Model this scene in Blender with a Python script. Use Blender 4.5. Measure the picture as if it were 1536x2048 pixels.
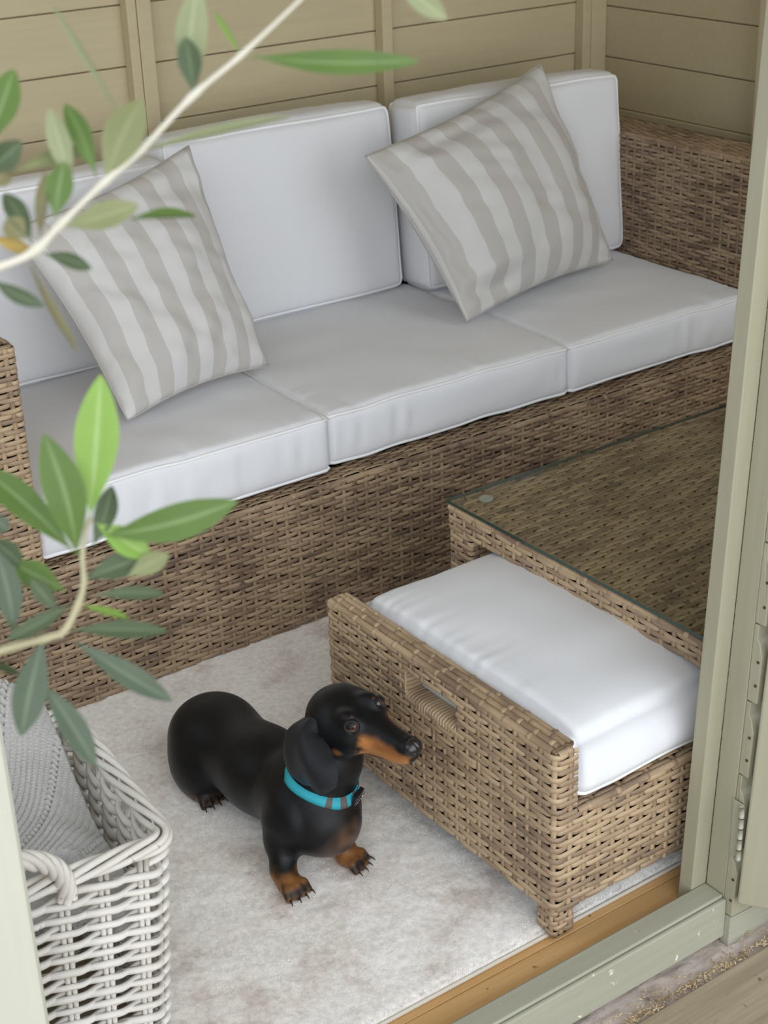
import bpy, math, random
import numpy as np
from mathutils import Vector, Matrix, noise as mn
EXPO = 0.86
SUN_E = 1.05
SUN_D = (0.30, 0.90, -0.26)
WALLC = (.53, .45, .29)
DOG_M = (.18, -.98, -.02)
DOG_L = (.95, .15, .22)
DOG_S = (.1735, -.645, .2695)
COLLAR_C = (.146, -.640, .155)
COLLAR_AX = (.18, -.25, .95)
BUCK = 7
PI = math.pi
SC = bpy.context.scene
COL = SC.collection
for o in list(bpy.data.objects): bpy.data.objects.remove(o)

# ---------------------------------------------------------------- camera
F_PX = 3155.94
cd = bpy.data.cameras.new('camera'); cam = bpy.data.objects.new('camera', cd); COL.objects.link(cam)
cam.location = (-0.8765, -2.2885, 1.5122)
def rotm(rx, ry, rz):
    c, s = math.cos, math.sin
    Rx = Matrix(((1,0,0),(0,c(rx),-s(rx)),(0,s(rx),c(rx))))
    Ry = Matrix(((c(ry),0,s(ry)),(0,1,0),(-s(ry),0,c(ry))))
    Rz = Matrix(((c(rz),-s(rz),0),(s(rz),c(rz),0),(0,0,1)))
    return Rz @ Ry @ Rx
cam.rotation_euler = rotm(1.127, 0.0325, -0.6193).to_euler()
cd.sensor_fit = 'VERTICAL'; cd.sensor_height = 36.0; cd.sensor_width = 27.0
cd.lens = F_PX / 2048 * 36
cd.clip_start = 0.05; cd.clip_end = 60
cd.dof.use_dof = True; cd.dof.focus_distance = 2.34; cd.dof.aperture_fstop = 11
SC.camera = cam
# ---------------------------------------------------------------- light
SC.view_settings.view_transform = 'Standard'; SC.view_settings.look = 'None'
SC.view_settings.exposure = EXPO; SC.view_settings.gamma = 1.0
try: SC.view_settings.use_curve_mapping = False
except Exception: pass
w = bpy.data.worlds.new('overcast_sky'); SC.world = w; w.use_nodes = True
wn = w.node_tree.nodes; wl = w.node_tree.links
bg = wn['Background']; bg.inputs['Strength'].default_value = 1.12
tc = wn.new('ShaderNodeTexCoord'); sx = wn.new('ShaderNodeSeparateXYZ'); rp = wn.new('ShaderNodeValToRGB')
wl.new(tc.outputs['Generated'], sx.inputs[0]); wl.new(sx.outputs['Z'], rp.inputs[0]); wl.new(rp.outputs[0], bg.inputs['Color'])
rp.color_ramp.elements[0].position = 0.0; rp.color_ramp.elements[0].color = (0.73, 0.80, 0.88, 1)
rp.color_ramp.elements[1].position = 0.7; rp.color_ramp.elements[1].color = (0.57, 0.63, 0.70, 1)
sd = bpy.data.lights.new('sky_fill_lamp', 'SUN'); so = bpy.data.objects.new('sky_fill_lamp', sd); COL.objects.link(so)  # broad added lamp for overcast sky beyond the door; no direct sun
sd.energy = SUN_E; sd.angle = math.radians(70); sd.color = (1.0, 0.99, 0.97)
so.rotation_euler = Vector(SUN_D).to_track_quat('-Z', 'Y').to_euler()

# ---------------------------------------------------------------- helpers
def link(o, parent=None):
    COL.objects.link(o)
    if parent is not None: o.parent = parent
    return o
def tag(o, label=None, cat=None, group=None, kind=None):
    if label: o['label'] = label
    if cat: o['category'] = cat
    if group: o['group'] = group
    if kind: o['kind'] = kind
    return o
def empty(name, loc=(0,0,0)):
    o = bpy.data.objects.new(name, None); o.empty_display_size = 0.05
    COL.objects.link(o); o.location = loc; return o
def thing(name, label, cat, group=None, loc=(0,0,0)):
    return tag(empty(name, loc), label, cat, group)
def put(o, parent):
    """parent o keeping world coordinates of its data (parents are Empties/meshes that only translate)"""
    o.parent = parent
    p = parent; off = Vector((0,0,0))
    while p is not None:
        off += p.location; p = p.parent
    o.location = -off
    return o
def mk(name, v, f, mat, parent=None, uv=None, col=None, smooth=True, kind=None):
    me = bpy.data.meshes.new(name)
    v = np.asarray(v, dtype=np.float32)
    if isinstance(f, np.ndarray) and f.ndim == 2:
        n, k = f.shape
        me.vertices.add(len(v)); me.vertices.foreach_set('co', v.ravel())
        me.loops.add(n*k); me.loops.foreach_set('vertex_index', f.astype(np.int32).ravel())
        me.polygons.add(n); me.polygons.foreach_set('loop_start', (np.arange(n)*k).astype(np.int32))
        try: me.polygons.foreach_set('loop_total', np.full(n, k, dtype=np.int32))
        except Exception: pass
        me.update(calc_edges=True); me.validate()
    else:
        me.from_pydata([tuple(map(float, p)) for p in v], [], [tuple(int(i) for i in q) for q in f]); me.update()
    if uv is not None:
        lay = me.uv_layers.new(name='UVMap'); li = np.empty(len(me.loops), dtype=np.int32)
        me.loops.foreach_get('vertex_index', li)
        lay.data.foreach_set('uv', np.asarray(uv, dtype=np.float32)[li].ravel())
    if col is not None:
        ca = me.color_attributes.new('Coat', 'FLOAT_COLOR', 'POINT')
        c4 = np.ones((len(v), 4), dtype=np.float32); c4[:, :3] = col
        ca.data.foreach_set('color', c4.ravel())
    if smooth: me.polygons.foreach_set('use_smooth', np.ones(len(me.polygons), dtype=bool))
    me.materials.append(mat)
    o = bpy.data.objects.new(name, me); COL.objects.link(o)
    if parent is not None: put(o, parent)
    if kind: o['kind'] = kind
    return o
def addbevel(o, w=0.002, seg=2):
    m = o.modifiers.new('bevel', 'BEVEL'); m.width = w; m.segments = seg; m.limit_method = 'ANGLE'; m.angle_limit = 0.6
    return o
def box(name, a, b, mat, parent=None, bev=0.002, kind=None):
    x0, y0, z0 = a; x1, y1, z1 = b
    v = [(x0,y0,z0),(x1,y0,z0),(x1,y1,z0),(x0,y1,z0),(x0,y0,z1),(x1,y0,z1),(x1,y1,z1),(x0,y1,z1)]
    f = [(0,3,2,1),(4,5,6,7),(0,1,5,4),(1,2,6,5),(2,3,7,6),(3,0,4,7)]
    o = mk(name, v, f, mat, parent, smooth=False, kind=kind)
    if bev: addbevel(o, bev)
    return o
def grid_faces(nu, nv, cu=False, cv=False, off=0):
    iu = np.arange(nu if cu else nu-1); iv = np.arange(nv if cv else nv-1)
    A, B = np.meshgrid(iu, iv, indexing='ij'); A = A.ravel(); B = B.ravel()
    A2 = (A+1) % nu; B2 = (B+1) % nv
    return np.stack([A*nv+B, A2*nv+B, A2*nv+B2, A*nv+B2], 1) + off
def unit(a):
    a = np.asarray(a, float); return a / (np.linalg.norm(a, axis=-1, keepdims=True) + 1e-12)
def tube_arr(pts, r, seg=8, closed=False, cap=True, squash=None):
    """vertices/faces of a tube along pts; r scalar or per-point"""
    P = np.asarray(pts, float); n = len(P)
    r = np.broadcast_to(np.asarray(r, float), (n,))
    if closed: T = unit(np.roll(P, -1, 0) - np.roll(P, 1, 0))
    else: T = unit(np.gradient(P, axis=0))
    ref = np.array([0,0,1.0]) if abs(T[:,2]).mean() < .8 else np.array([0,1.0,0])
    N = [unit(np.cross(T[0], np.cross(ref, T[0])))]
    for i in range(1, n):
        q = N[-1] - T[i]*np.dot(N[-1], T[i]); N.append(unit(q))
    N = np.array(N); B = np.cross(T, N)
    a = np.arange(seg)/seg*2*PI
    V = P[:,None] + r[:,None,None]*(np.cos(a)[None,:,None]*N[:,None] + np.sin(a)[None,:,None]*B[:,None])
    V = V.reshape(-1, 3); F = grid_faces(n, seg, closed, True)
    s = np.concatenate([[0], np.cumsum(np.linalg.norm(np.diff(P, axis=0), axis=1))])
    UV = np.stack([np.repeat(s, seg), np.tile(np.arange(seg)/seg, n)], 1)
    return V, F, UV
class Acc:
    def __init__(s): s.V=[]; s.F=[]; s.U=[]; s.n=0
    def add(s, V, F, U=None):
        V = np.asarray(V, float)
        s.V.append(V); s.F.append(np.asarray(F)+s.n); s.U.append(U if U is not None else np.zeros((len(V),2))); s.n += len(V)
    def build(s, name, mat, parent=None, smooth=True, kind=None):
        return mk(name, np.concatenate(s.V), np.concatenate(s.F), mat, parent, uv=np.concatenate(s.U), smooth=smooth, kind=kind)
def tube(name, pts, r, mat, parent=None, seg=8, closed=False, kind=None):
    V, F, U = tube_arr(pts, r, seg, closed)
    a = Acc(); a.add(V, F, U)
    if not closed:                                   # round end caps
        V2 = V.copy()
        n = len(pts)
        c0 = V[:seg].mean(0); c1 = V[-seg:].mean(0)
        vs = np.concatenate([V, [c0, c1]]); k = len(V)
        fs = [tuple(q) for q in F] + [(k, (j+1) % seg, j) for j in range(seg)] + [(k+1, (n-1)*seg+j, (n-1)*seg+(j+1) % seg) for j in range(seg)]
        return mk(name, vs, fs, mat, parent, uv=np.concatenate([U, [[0,0],[0,0]]]), kind=kind)
    return a.build(name, mat, parent, kind=kind)
def spline(pts, n):
    P = np.asarray(pts, float); m = len(P); out = []
    Q = np.vstack([2*P[0]-P[1], P, 2*P[-1]-P[-2]])
    for k in range(n):
        t = k/(n-1)*(m-1); i = min(int(t), m-2); t -= i
        a, b, c, d = Q[i:i+4]
        out.append(.5*((2*b)+(-a+c)*t+(2*a-5*b+4*c-d)*t*t+(-a+3*b-3*c+d)*t**3))
    return np.array(out)
def vnoise(x, y, seed=0):
    """numpy value noise, 2-D, about -1..1"""
    xi = np.floor(x).astype(np.int64); yi = np.floor(y).astype(np.int64); xf = x-xi; yf = y-yi
    def h(a, b):
        n = (a*374761393 + b*668265263 + seed*69069) & 0xffffffff
        n = ((n ^ (n >> 13))*1274126177) & 0xffffffff
        return ((n ^ (n >> 16)) & 0xffff)/32767.5-1
    u = xf*xf*(3-2*xf); v = yf*yf*(3-2*yf)
    return (h(xi,yi)*(1-u)+h(xi+1,yi)*u)*(1-v)+(h(xi,yi+1)*(1-u)+h(xi+1,yi+1)*u)*v

# ---------------------------------------------------------------- materials
def mat(name, color=(.5,.5,.5), rough=.6, spec=.5, **kw):
    m = bpy.data.materials.new(name); m.use_nodes = True
    b = m.node_tree.nodes['Principled BSDF']
    b.inputs['Base Color'].default_value = (*color, 1); b.inputs['Roughness'].default_value = rough
    b.inputs['Specular IOR Level'].default_value = spec
    for k, v in kw.items(): b.inputs[k].default_value = v
    return m, m.node_tree.nodes, m.node_tree.links, b
def ramp(nt, stops):
    r = nt.new('ShaderNodeValToRGB'); e = r.color_ramp.elements
    while len(e) < len(stops): e.new(.5)
    for i, (p, c) in enumerate(stops): e[i].position = p; e[i].color = (*c, 1)
    return r
def texnoise(nt, lk, coord, scale=(1,1,1), s=5, det=3, rough=.5, out='Object'):
    mp = nt.new('ShaderNodeMapping'); mp.inputs['Scale'].default_value = scale
    lk.new(coord.outputs[out], mp.inputs[0])
    n = nt.new('ShaderNodeTexNoise'); n.inputs['Scale'].default_value = s; n.inputs['Detail'].default_value = det; n.inputs['Roughness'].default_value = rough
    lk.new(mp.outputs[0], n.inputs[0]); return n
def bump(nt, lk, b, h, strength=.3, dist=.002, prev=None):
    bp = nt.new('ShaderNodeBump'); bp.inputs['Strength'].default_value = strength; bp.inputs['Distance'].default_value = dist
    lk.new(h, bp.inputs['Height']); lk.new(bp.outputs[0], b.inputs['Normal'])
    if prev: lk.new(prev.outputs[0], bp.inputs['Normal'])
    return bp
def mixc(nt, lk, fac, a, b, mode='MIX'):
    m = nt.new('ShaderNodeMix'); m.data_type = 'RGBA'; m.blend_type = mode
    if isinstance(fac, (int, float)): m.inputs[0].default_value = fac
    else: lk.new(fac, m.inputs[0])
    for i, c in ((6, a), (7, b)):
        if isinstance(c, tuple): m.inputs[i].default_value = (*c, 1)
        else: lk.new(c, m.inputs[i])
    return m.outputs[2]
def painted(name, c, var=.12, grain=(2,30,30), rough=.55, chips=False):
    m, nt, lk, b = mat(name, c, rough, .3)
    co = nt.new('ShaderNodeTexCoord')
    n = texnoise(nt, lk, co, grain, 3, 4)
    r = ramp(nt, [(.3, tuple(x*(1-var) for x in c)), (.7, tuple(min(1, x*(1+var*.6)) for x in c))]); lk.new(n.outputs[0], r.inputs[0])
    out = r.outputs[0]
    n2 = texnoise(nt, lk, co, (1,1,1), 7, 3)
    out = mixc(nt, lk, .25, out, mixc(nt, lk, n2.outputs[0], tuple(x*.85 for x in c), tuple(min(1,x*1.1) for x in c)))
    if chips:
        n3 = texnoise(nt, lk, co, (1,1,1), 70, 2); r3 = ramp(nt, [(.72,(0,0,0)),(.76,(1,1,1))]); lk.new(n3.outputs[0], r3.inputs[0])
        out = mixc(nt, lk, r3.outputs[0], out, (.72,.68,.58))
        n4 = texnoise(nt, lk, co, (1,1,1), 45, 1); r4 = ramp(nt, [(.78,(0,0,0)),(.8,(1,1,1))]); lk.new(n4.outputs[0], r4.inputs[0])
        out = mixc(nt, lk, r4.outputs[0], out, (.12,.08,.06))
    lk.new(out, b.inputs['Base Color'])
    bump(nt, lk, b, n.outputs[0], .25, .0012)
    return m
M = {}
M['wall'] = painted('beige_wall_paint', WALLC, .06)
M['sage'] = painted('sage_paint', (.35,.33,.235), .06, (30,30,2), chips=False)
M['sill'] = painted('sill_sage_paint', (.37,.36,.28), .08, (2,30,30), chips=True)
M['cream'] = painted('lit_jamb_paint', (.55,.54,.45), .03, (30,30,2))  # left jamb tone, with the daylight it catches put into the colour
def wicker(name, dark, mid, light, sc=1.0):
    m, nt, lk, b = mat(name, mid, .42, .45)
    co = nt.new('ShaderNodeTexCoord')
    n = texnoise(nt, lk, co, (9,1,1), 1.0, 1, .5, 'UV')
    n1 = texnoise(nt, lk, co, (1,1,1), 7, 2, .5, 'Object')
    add = nt.new('ShaderNodeMath'); add.operation = 'MULTIPLY_ADD'; add.inputs[1].default_value = .45; lk.new(n1.outputs[0], add.inputs[0]); lk.new(n.outputs[0], add.inputs[2])
    r = ramp(nt, [(.52, dark), (.67, mid), (.83, light)]); lk.new(add.outputs[0], r.inputs[0])
    n2 = texnoise(nt, lk, co, (60,14,1), 1.0, 3, .7, 'UV')
    c = mixc(nt, lk, .35, r.outputs[0], mixc(nt, lk, n2.outputs[0], tuple(x*.6 for x in mid), tuple(x*1.35 for x in mid)), 'MIX')
    lk.new(c, b.inputs['Base Color'])
    n3 = texnoise(nt, lk, co, (12,40,1), 1.0, 2, .6, 'UV')
    bump(nt, lk, b, n3.outputs[0], .35, .0008)
    return m
M['wicker'] = wicker('brown_rattan', (.085,.055,.040), (.25,.17,.108), (.44,.32,.20))
M['wickert'] = wicker('tan_rattan', (.15,.10,.072), (.33,.23,.145), (.52,.385,.24))
M['core'] = mat('dark_frame', (.02,.016,.013), .8, .1)[0]
def fabric(name, c, weave=900, bs=.12):
    m, nt, lk, b = mat(name, c, .85, .15)
    b.inputs['Sheen Weight'].default_value = .15; b.inputs['Sheen Roughness'].default_value = .4
    co = nt.new('ShaderNodeTexCoord'); n = texnoise(nt, lk, co, (1,1,1), weave, 1); n2 = texnoise(nt, lk, co, (1,1,1), 14, 2)
    ad = nt.new('ShaderNodeMath'); ad.operation = 'MULTIPLY_ADD'; ad.inputs[1].default_value = .1; lk.new(n.outputs[0], ad.inputs[0]); lk.new(n2.outputs[0], ad.inputs[2])
    bump(nt, lk, b, ad.outputs[0], bs, .004)
    return m
M['white'] = fabric('white_cushion_cloth', (.74,.745,.77))
M['piping'] = fabric('white_piping', (.84,.84,.85))
def striped():
    m, nt, lk, b = mat('striped_cloth', (.5,.5,.5), .9, .1)
    b.inputs['Sheen Weight'].default_value = .2
    co = nt.new('ShaderNodeTexCoord'); sp = nt.new('ShaderNodeSeparateXYZ'); lk.new(co.outputs['UV'], sp.inputs[0])
    f = nt.new('ShaderNodeMath'); f.operation = 'FRACT'; lk.new(sp.outputs[0], f.inputs[0])
    g = nt.new('ShaderNodeMath'); g.operation = 'GREATER_THAN'; g.inputs[1].default_value = .5; lk.new(f.outputs[0], g.inputs[0])
    rib = nt.new('ShaderNodeTexWave'); rib.inputs['Scale'].default_value = 22; rib.bands_direction = 'Y'
    lk.new(co.outputs['UV'], rib.inputs[0])
    n = texnoise(nt, lk, co, (90,90,1), 1, 2, .5, 'UV')
    li = mixc(nt, lk, rib.outputs['Fac'], (.55,.54,.525), (.64,.63,.615))
    dk = mixc(nt, lk, n.outputs[0], (.45,.425,.40), (.51,.485,.46))
    c = mixc(nt, lk, g.outputs[0], li, dk)
    lk.new(c, b.inputs['Base Color'])
    bump(nt, lk, b, n.outputs[0], .15, .001)
    return m
M['stripe'] = striped()
M['cloth_plain'] = fabric('taupe_piping', (.42,.40,.37))
def rugmat():
    m, nt, lk, b = mat('plush_rug', (.8,.78,.74), .95, .05)
    b.inputs['Sheen Weight'].default_value = .3
    co = nt.new('ShaderNodeTexCoord')
    n = texnoise(nt, lk, co, (1,1,1), 9, 6, .65); r = ramp(nt, [(.36,(.64,.54,.48)),(.45,(.87,.81,.75)),(.55,(.97,.94,.90))]); lk.new(n.outputs[0], r.inputs[0])
    n5 = texnoise(nt, lk, co, (1,1,1), 95, 4, .75); 
    r5 = ramp(nt, [(.38,(.58,.52,.47)),(.60,(1,.98,.95))]); lk.new(n5.outputs[0], r5.inputs[0]); c = mixc(nt, lk, .38, r.outputs[0], r5.outputs[0])
    lk.new(c, b.inputs['Base Color'])
    n2 = texnoise(nt, lk, co, (1,1,1), 520, 3, .7); n3 = texnoise(nt, lk, co, (1,1,1), 170, 5, .75)
    ad = nt.new('ShaderNodeMath'); ad.operation = 'MULTIPLY_ADD'; ad.inputs[1].default_value = .5; lk.new(n2.outputs[0], ad.inputs[0]); lk.new(n3.outputs[0], ad.inputs[2])
    bump(nt, lk, b, ad.outputs[0], .35, .002)
    return m
M['rug'] = rugmat()
M['hem'] = mat('rug_hem', (.72,.66,.56), .9, .1)[0]
def wood(name, a, c, gr=(1.2,26,26), rough=.4, bs=.2, knots=False):
    m, nt, lk, b = mat(name, a, rough, .4)
    co = nt.new('ShaderNodeTexCoord'); n = texnoise(nt, lk, co, gr, 2.5, 5, .6)
    r = ramp(nt, [(.3,a),(.7,c)]); lk.new(n.outputs[0], r.inputs[0])
    n2 = texnoise(nt, lk, co, (1,1,1), 60, 2); r2 = ramp(nt, [(.70,(1,1,1)),(.78,(.45,.35,.25))]); lk.new(n2.outputs[0], r2.inputs[0])
    lk.new(mixc(nt, lk, 1.0, r.outputs[0], r2.outputs[0], 'MULTIPLY'), b.inputs['Base Color'])
    bump(nt, lk, b, n.outputs[0], bs, .001)
    return m
M['pine'] = wood('oiled_pine', (.58,.33,.13), (.70,.44,.20))
M['deck'] = wood('weathered_deck', (.27,.21,.14), (.40,.33,.23), (1.5,40,40), .8, .6)
M['bark2'] = wood('old_olive_bark', (.27,.24,.13), (.42,.38,.24), (1,1,1), .7, .3)
M['bark'] = wood('olive_bark', (.42,.38,.30), (.60,.56,.46), (1,1,1), .7, .3)
def mortar():
    m, nt, lk, b = mat('pinkish_render', (.5,.42,.4), .95, .1)
    co = nt.new('ShaderNodeTexCoord'); n = texnoise(nt, lk, co, (1,1,1), 14, 6, .7)
    r = ramp(nt, [(.36,(.22,.17,.14)),(.44,(.46,.38,.33)),(.60,(.60,.51,.46))]); lk.new(n.outputs[0], r.inputs[0]); lk.new(r.outputs[0], b.inputs['Base Color'])
    n2 = texnoise(nt, lk, co, (1,1,1), 120, 4, .7); bump(nt, lk, b, n2.outputs[0], .7, .003)
    return m
M['mortar'] = mortar()
M['seed'] = wood('dry_seed', (.20,.12,.06), (.66,.52,.32), (9,9,9), .8, .1)
def glassm():
    m = bpy.data.materials.new('table_glass'); m.use_nodes = True; nt = m.node_tree.nodes; lk = m.node_tree.links
    nt.remove(nt['Principled BSDF']); t = nt.new('ShaderNodeBsdfTransparent'); t.inputs[0].default_value = (.945,.955,.925,1)
    g = nt.new('ShaderNodeBsdfGlossy'); g.inputs['Roughness'].default_value = .03; fr = nt.new('ShaderNodeFresnel'); fr.inputs[0].default_value = 1.5; ge = nt.new('ShaderNodeNewGeometry'); iv = nt.new('ShaderNodeMath'); iv.operation = 'SUBTRACT'; iv.inputs[0].default_value = 1.0; lk.new(ge.outputs['Backfacing'], iv.inputs[1]); f = nt.new('ShaderNodeMath'); f.operation = 'MULTIPLY'; lk.new(fr.outputs[0], f.inputs[0]); lk.new(iv.outputs[0], f.inputs[1])
    mx = nt.new('ShaderNodeMixShader'); lk.new(f.outputs[0], mx.inputs[0]); lk.new(t.outputs[0], mx.inputs[1]); lk.new(g.outputs[0], mx.inputs[2]); lk.new(mx.outputs[0], nt['Material Output'].inputs[0])
    return m
M['glass'] = glassm()
M['gedge'] = mat('glass_edge', (.025,.055,.045), .08, .6)[0]
M['pad'] = mat('clear_pad', (.62,.66,.64), .3, .5, Alpha=.55)[0]
M['panel'] = mat('grey_plastic_lining', (.46,.48,.46), .5, .4)[0]
M['rod'] = wood('whitewashed_willow', (.60,.56,.50), (.80,.77,.72), (3,3,3), .55, .25)
M['rodin'] = wood('bare_willow', (.30,.24,.15), (.42,.34,.23), (3,3,3), .6, .25)
M['metal'] = mat('brushed_metal', (.7,.7,.68), .25, .5, Metallic=1.0)[0]
M['pmetal'] = mat('painted_hinge', (.36,.35,.27), .4, .5)[0]
M['nail'] = mat('rusty_nail', (.10,.05,.03), .8, .3)[0]
M['black'] = mat('black_plastic', (.012,.012,.016), .3, .5)[0]
def knit():
    m, nt, lk, b = mat('grey_knit', (.37,.36,.345), .95, .05)
    co = nt.new('ShaderNodeTexCoord')
    n = texnoise(nt, lk, co, (1,1,1), 300, 2); lk.new(mixc(nt, lk, n.outputs[0], (.33,.32,.305), (.54,.53,.51)), b.inputs['Base Color'])
    bump(nt, lk, b, n.outputs[0], .4, .001)
    return m
M['knit'] = knit()
def coat():
    m, nt, lk, b = mat('short_dog_coat', (.01,.01,.01), .40, .25)
    at = nt.new('ShaderNodeAttribute'); at.attribute_name = 'Coat'; co = nt.new('ShaderNodeTexCoord')
    n = texnoise(nt, lk, co, (1,1,1), 420, 3, .7)
    c = mixc(nt, lk, 1.0, at.outputs['Color'], mixc(nt, lk, n.outputs[0], (.55,.55,.55), (1.4,1.4,1.4)), 'MULTIPLY')
    lk.new(c, b.inputs['Base Color'])
    n2 = texnoise(nt, lk, co, (3,1,3), 260, 3, .6); bump(nt, lk, b, n2.outputs[0], .35, .0012)
    b.inputs['Sheen Weight'].default_value = .05; b.inputs['Sheen Roughness'].default_value = .35
    b.inputs['Sheen Tint'].default_value = (.75,.85,1,1)
    return m
M['coat'] = coat()
M['nose'] = mat('wet_nose', (.012,.011,.012), .28, .6)[0]
M['claw'] = mat('dark_claw', (.02,.015,.012), .3, .5)[0]
def eyem():
    m, nt, lk, b = mat('brown_eye', (.1,.04,.02), .04, .6)
    at = nt.new('ShaderNodeAttribute'); at.attribute_name = 'Coat'; lk.new(at.outputs['Color'], b.inputs['Base Color'])
    b.inputs['Coat Weight'].default_value = .35; b.inputs['Coat Roughness'].default_value = .02
    return m
M['eye'] = eyem()
M['collar_teal'] = mat('turquoise_webbing', (.03,.34,.42), .6, .3)[0]
M['collar_grey'] = mat('grey_webbing', (.11,.10,.095), .7, .3)[0]
def leafm(name, top, under, vein):
    m, nt, lk, b = mat(name, top, .45, .4)
    co = nt.new('ShaderNodeTexCoord'); sp = nt.new('ShaderNodeSeparateXYZ'); lk.new(co.outputs['UV'], sp.inputs[0])
    d = nt.new('ShaderNodeMath'); d.operation = 'ABSOLUTE'; lk.new(sp.outputs[1], d.inputs[0])
    r = ramp(nt, [(.05,vein),(.16,top)]); lk.new(d.outputs[0], r.inputs[0])
    n = texnoise(nt, lk, co, (1,1,1), 55, 3)
    c = mixc(nt, lk, .3, r.outputs[0], mixc(nt, lk, n.outputs[0], tuple(x*.6 for x in top), tuple(min(1,x*1.5) for x in top)))
    lk.new(c, b.inputs['Base Color'])
    b.inputs['Subsurface Weight'].default_value = 0.0
    tr = nt.new('ShaderNodeBsdfTranslucent'); lk.new(c, tr.inputs[0]); mx = nt.new('ShaderNodeMixShader'); mx.inputs[0].default_value = .35
    lk.new(b.outputs[0], mx.inputs[1]); lk.new(tr.outputs[0], mx.inputs[2]); lk.new(mx.outputs[0], nt['Material Output'].inputs[0])
    return m
LM = {'g': leafm('leaf_green', (.125,.205,.045), None, (.27,.36,.15)), 'l': leafm('leaf_lime', (.28,.45,.09), None, (.45,.58,.24)),
      'p': leafm('leaf_pale', (.32,.35,.185), None, (.44,.46,.27)), 'o': leafm('leaf_olive', (.27,.29,.13), None, (.34,.36,.18)),
      'd': leafm('leaf_dark', (.085,.12,.055), None, (.18,.24,.12)), 's': leafm('leaf_sage', (.105,.14,.088), None, (.21,.26,.16)),
      'b': leafm('leaf_brownish', (.24,.22,.10), None, (.30,.28,.15)), 'y': leafm('leaf_yellow', (.55,.40,.12), None, (.60,.48,.2))}
# ================================================================ the room shell
XR, YB, XL, YF, ZC = 2.038, 0.871, -1.0, -1.035, 2.15
def struct(o): o['kind'] = 'structure'; return o
def base_box(name, a, b, m): return struct(box(name, a, b, m, bev=0))
floor = base_box('floor', (XL-.05, YF-.0, -.06), (XR+.05, YB+.05, -.02), M['pine'])
ys = [YF+.0005]; bw = .0625
ys = [-1.034, -.973, -.855, -.737, -.619, -.501, -.383, -.265, -.147, -.029, .089, .207, .325, .443, .561, .679, .797, .871]
for i in range(len(ys)-1):
    b_ = box('floor_board', (XL, ys[i]+.0006, -.02), (XR, ys[i+1]-.0008, 0), M['pine'], floor, bev=.0015)
wb = base_box('wall_back', (XL-.05, YB+.012, -.02), (XR+.05, YB+.05, ZC), M['wall'])
wr = base_box('wall_right', (XR+.012, YF, -.02), (XR+.05, YB+.012, ZC), M['wall'])
wl_ = base_box('wall_left', (XL-.05, YF, -.02), (XL-.012, YB+.012, .70), M['wall'])  # left wall stops low: unseen window opening added to brighten the room
box('lintel', (XL-.05, YF, 1.85), (XL-.012, YB+.012, ZC), M['wall'], wl_, bev=0)
box('added_window_post', (XL-.05, .42, .70), (XL-.012, YB+.012, 1.85), M['wall'], wl_, bev=0)
rs = random.Random(5)
def boards(wall, fn, zs):
    for z0, z1 in zip(zs[:-1], zs[1:]):
        fn(z0+.0012, z1-.0012)
zb_ = [.812+.1272*k for k in range(-6, 11)]; zb_ = [0.0]+[z for z in zb_ if .08 < z < ZC-.05]+[ZC]
boards(wb, lambda a, b: box('board', (XL, YB-.0+rs.uniform(0,.0012), a), (XR, YB+.012, b), M['wall'], wb, bev=.0022), zb_)
zr_ = [.798+.1272*k for k in range(-6, 11)]; zr_ = [0.0]+[z for z in zr_ if .08 < z < ZC-.05]+[ZC]
boards(wr, lambda a, b: box('board', (XR, YF, a), (XR+.012, YB, b), M['wall'], wr, bev=.0022), zr_)
boards(wl_, lambda a, b: box('board', (XL-.012, YF, a), (XL, YB, b), M['wall'], wl_, bev=.0022) if b < .70 or a > 1.84 else None, zr_)
for x0, x1 in ((.671,.6935),(.695,.729),(1.327,1.356),(1.9565,1.984),(1.9855,2.037),(.02,.05),(-.6,-.57)):
    box('stud', (x0, YB-.032, 0), (x1, YB-.0005, ZC), M['wall'], wb, bev=.0025)
for y0, y1 in ((.262,.296),(-.35,-.316),(YF+.001,YF+.05)):
    box('stud', (XR-.032, y0, 0), (XR-.0005, y1, ZC), M['wall'], wr, bev=.0025)
box('rail', (XR-.012, .298, .655), (XR-.0005, YB-.034, .672), M['wall'], wr, bev=.002)
ceil = base_box('ceiling', (XL-.1, YF-.55, ZC), (XR+.1, YB+.1, ZC+.04), M['wall'])  # front edge runs on as an unseen overhang, added to cut skylight
# front wall with the open doorway; unseen window openings added to let daylight in
wf = base_box('wall_front', (.66, YF-.035, -.03), (XR+.05, YF, .62), M['sage'])
box('cladding_low', (XL-.05, YF-.035, -.03), (-.54, YF, .62), M['sage'], wf, bev=0)
box('lintel', (XL-.05, YF-.035, 1.98), (XR+.05, YF, ZC), M['sage'], wf, bev=.002)
for x0, x1 in ((1.25,1.30),(1.98,2.04),(-1.0,-.95)):
    box('added_window_post', (x0, YF-.035, .62), (x1, YF, 1.98), M['sage'], wf, bev=.002)
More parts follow.
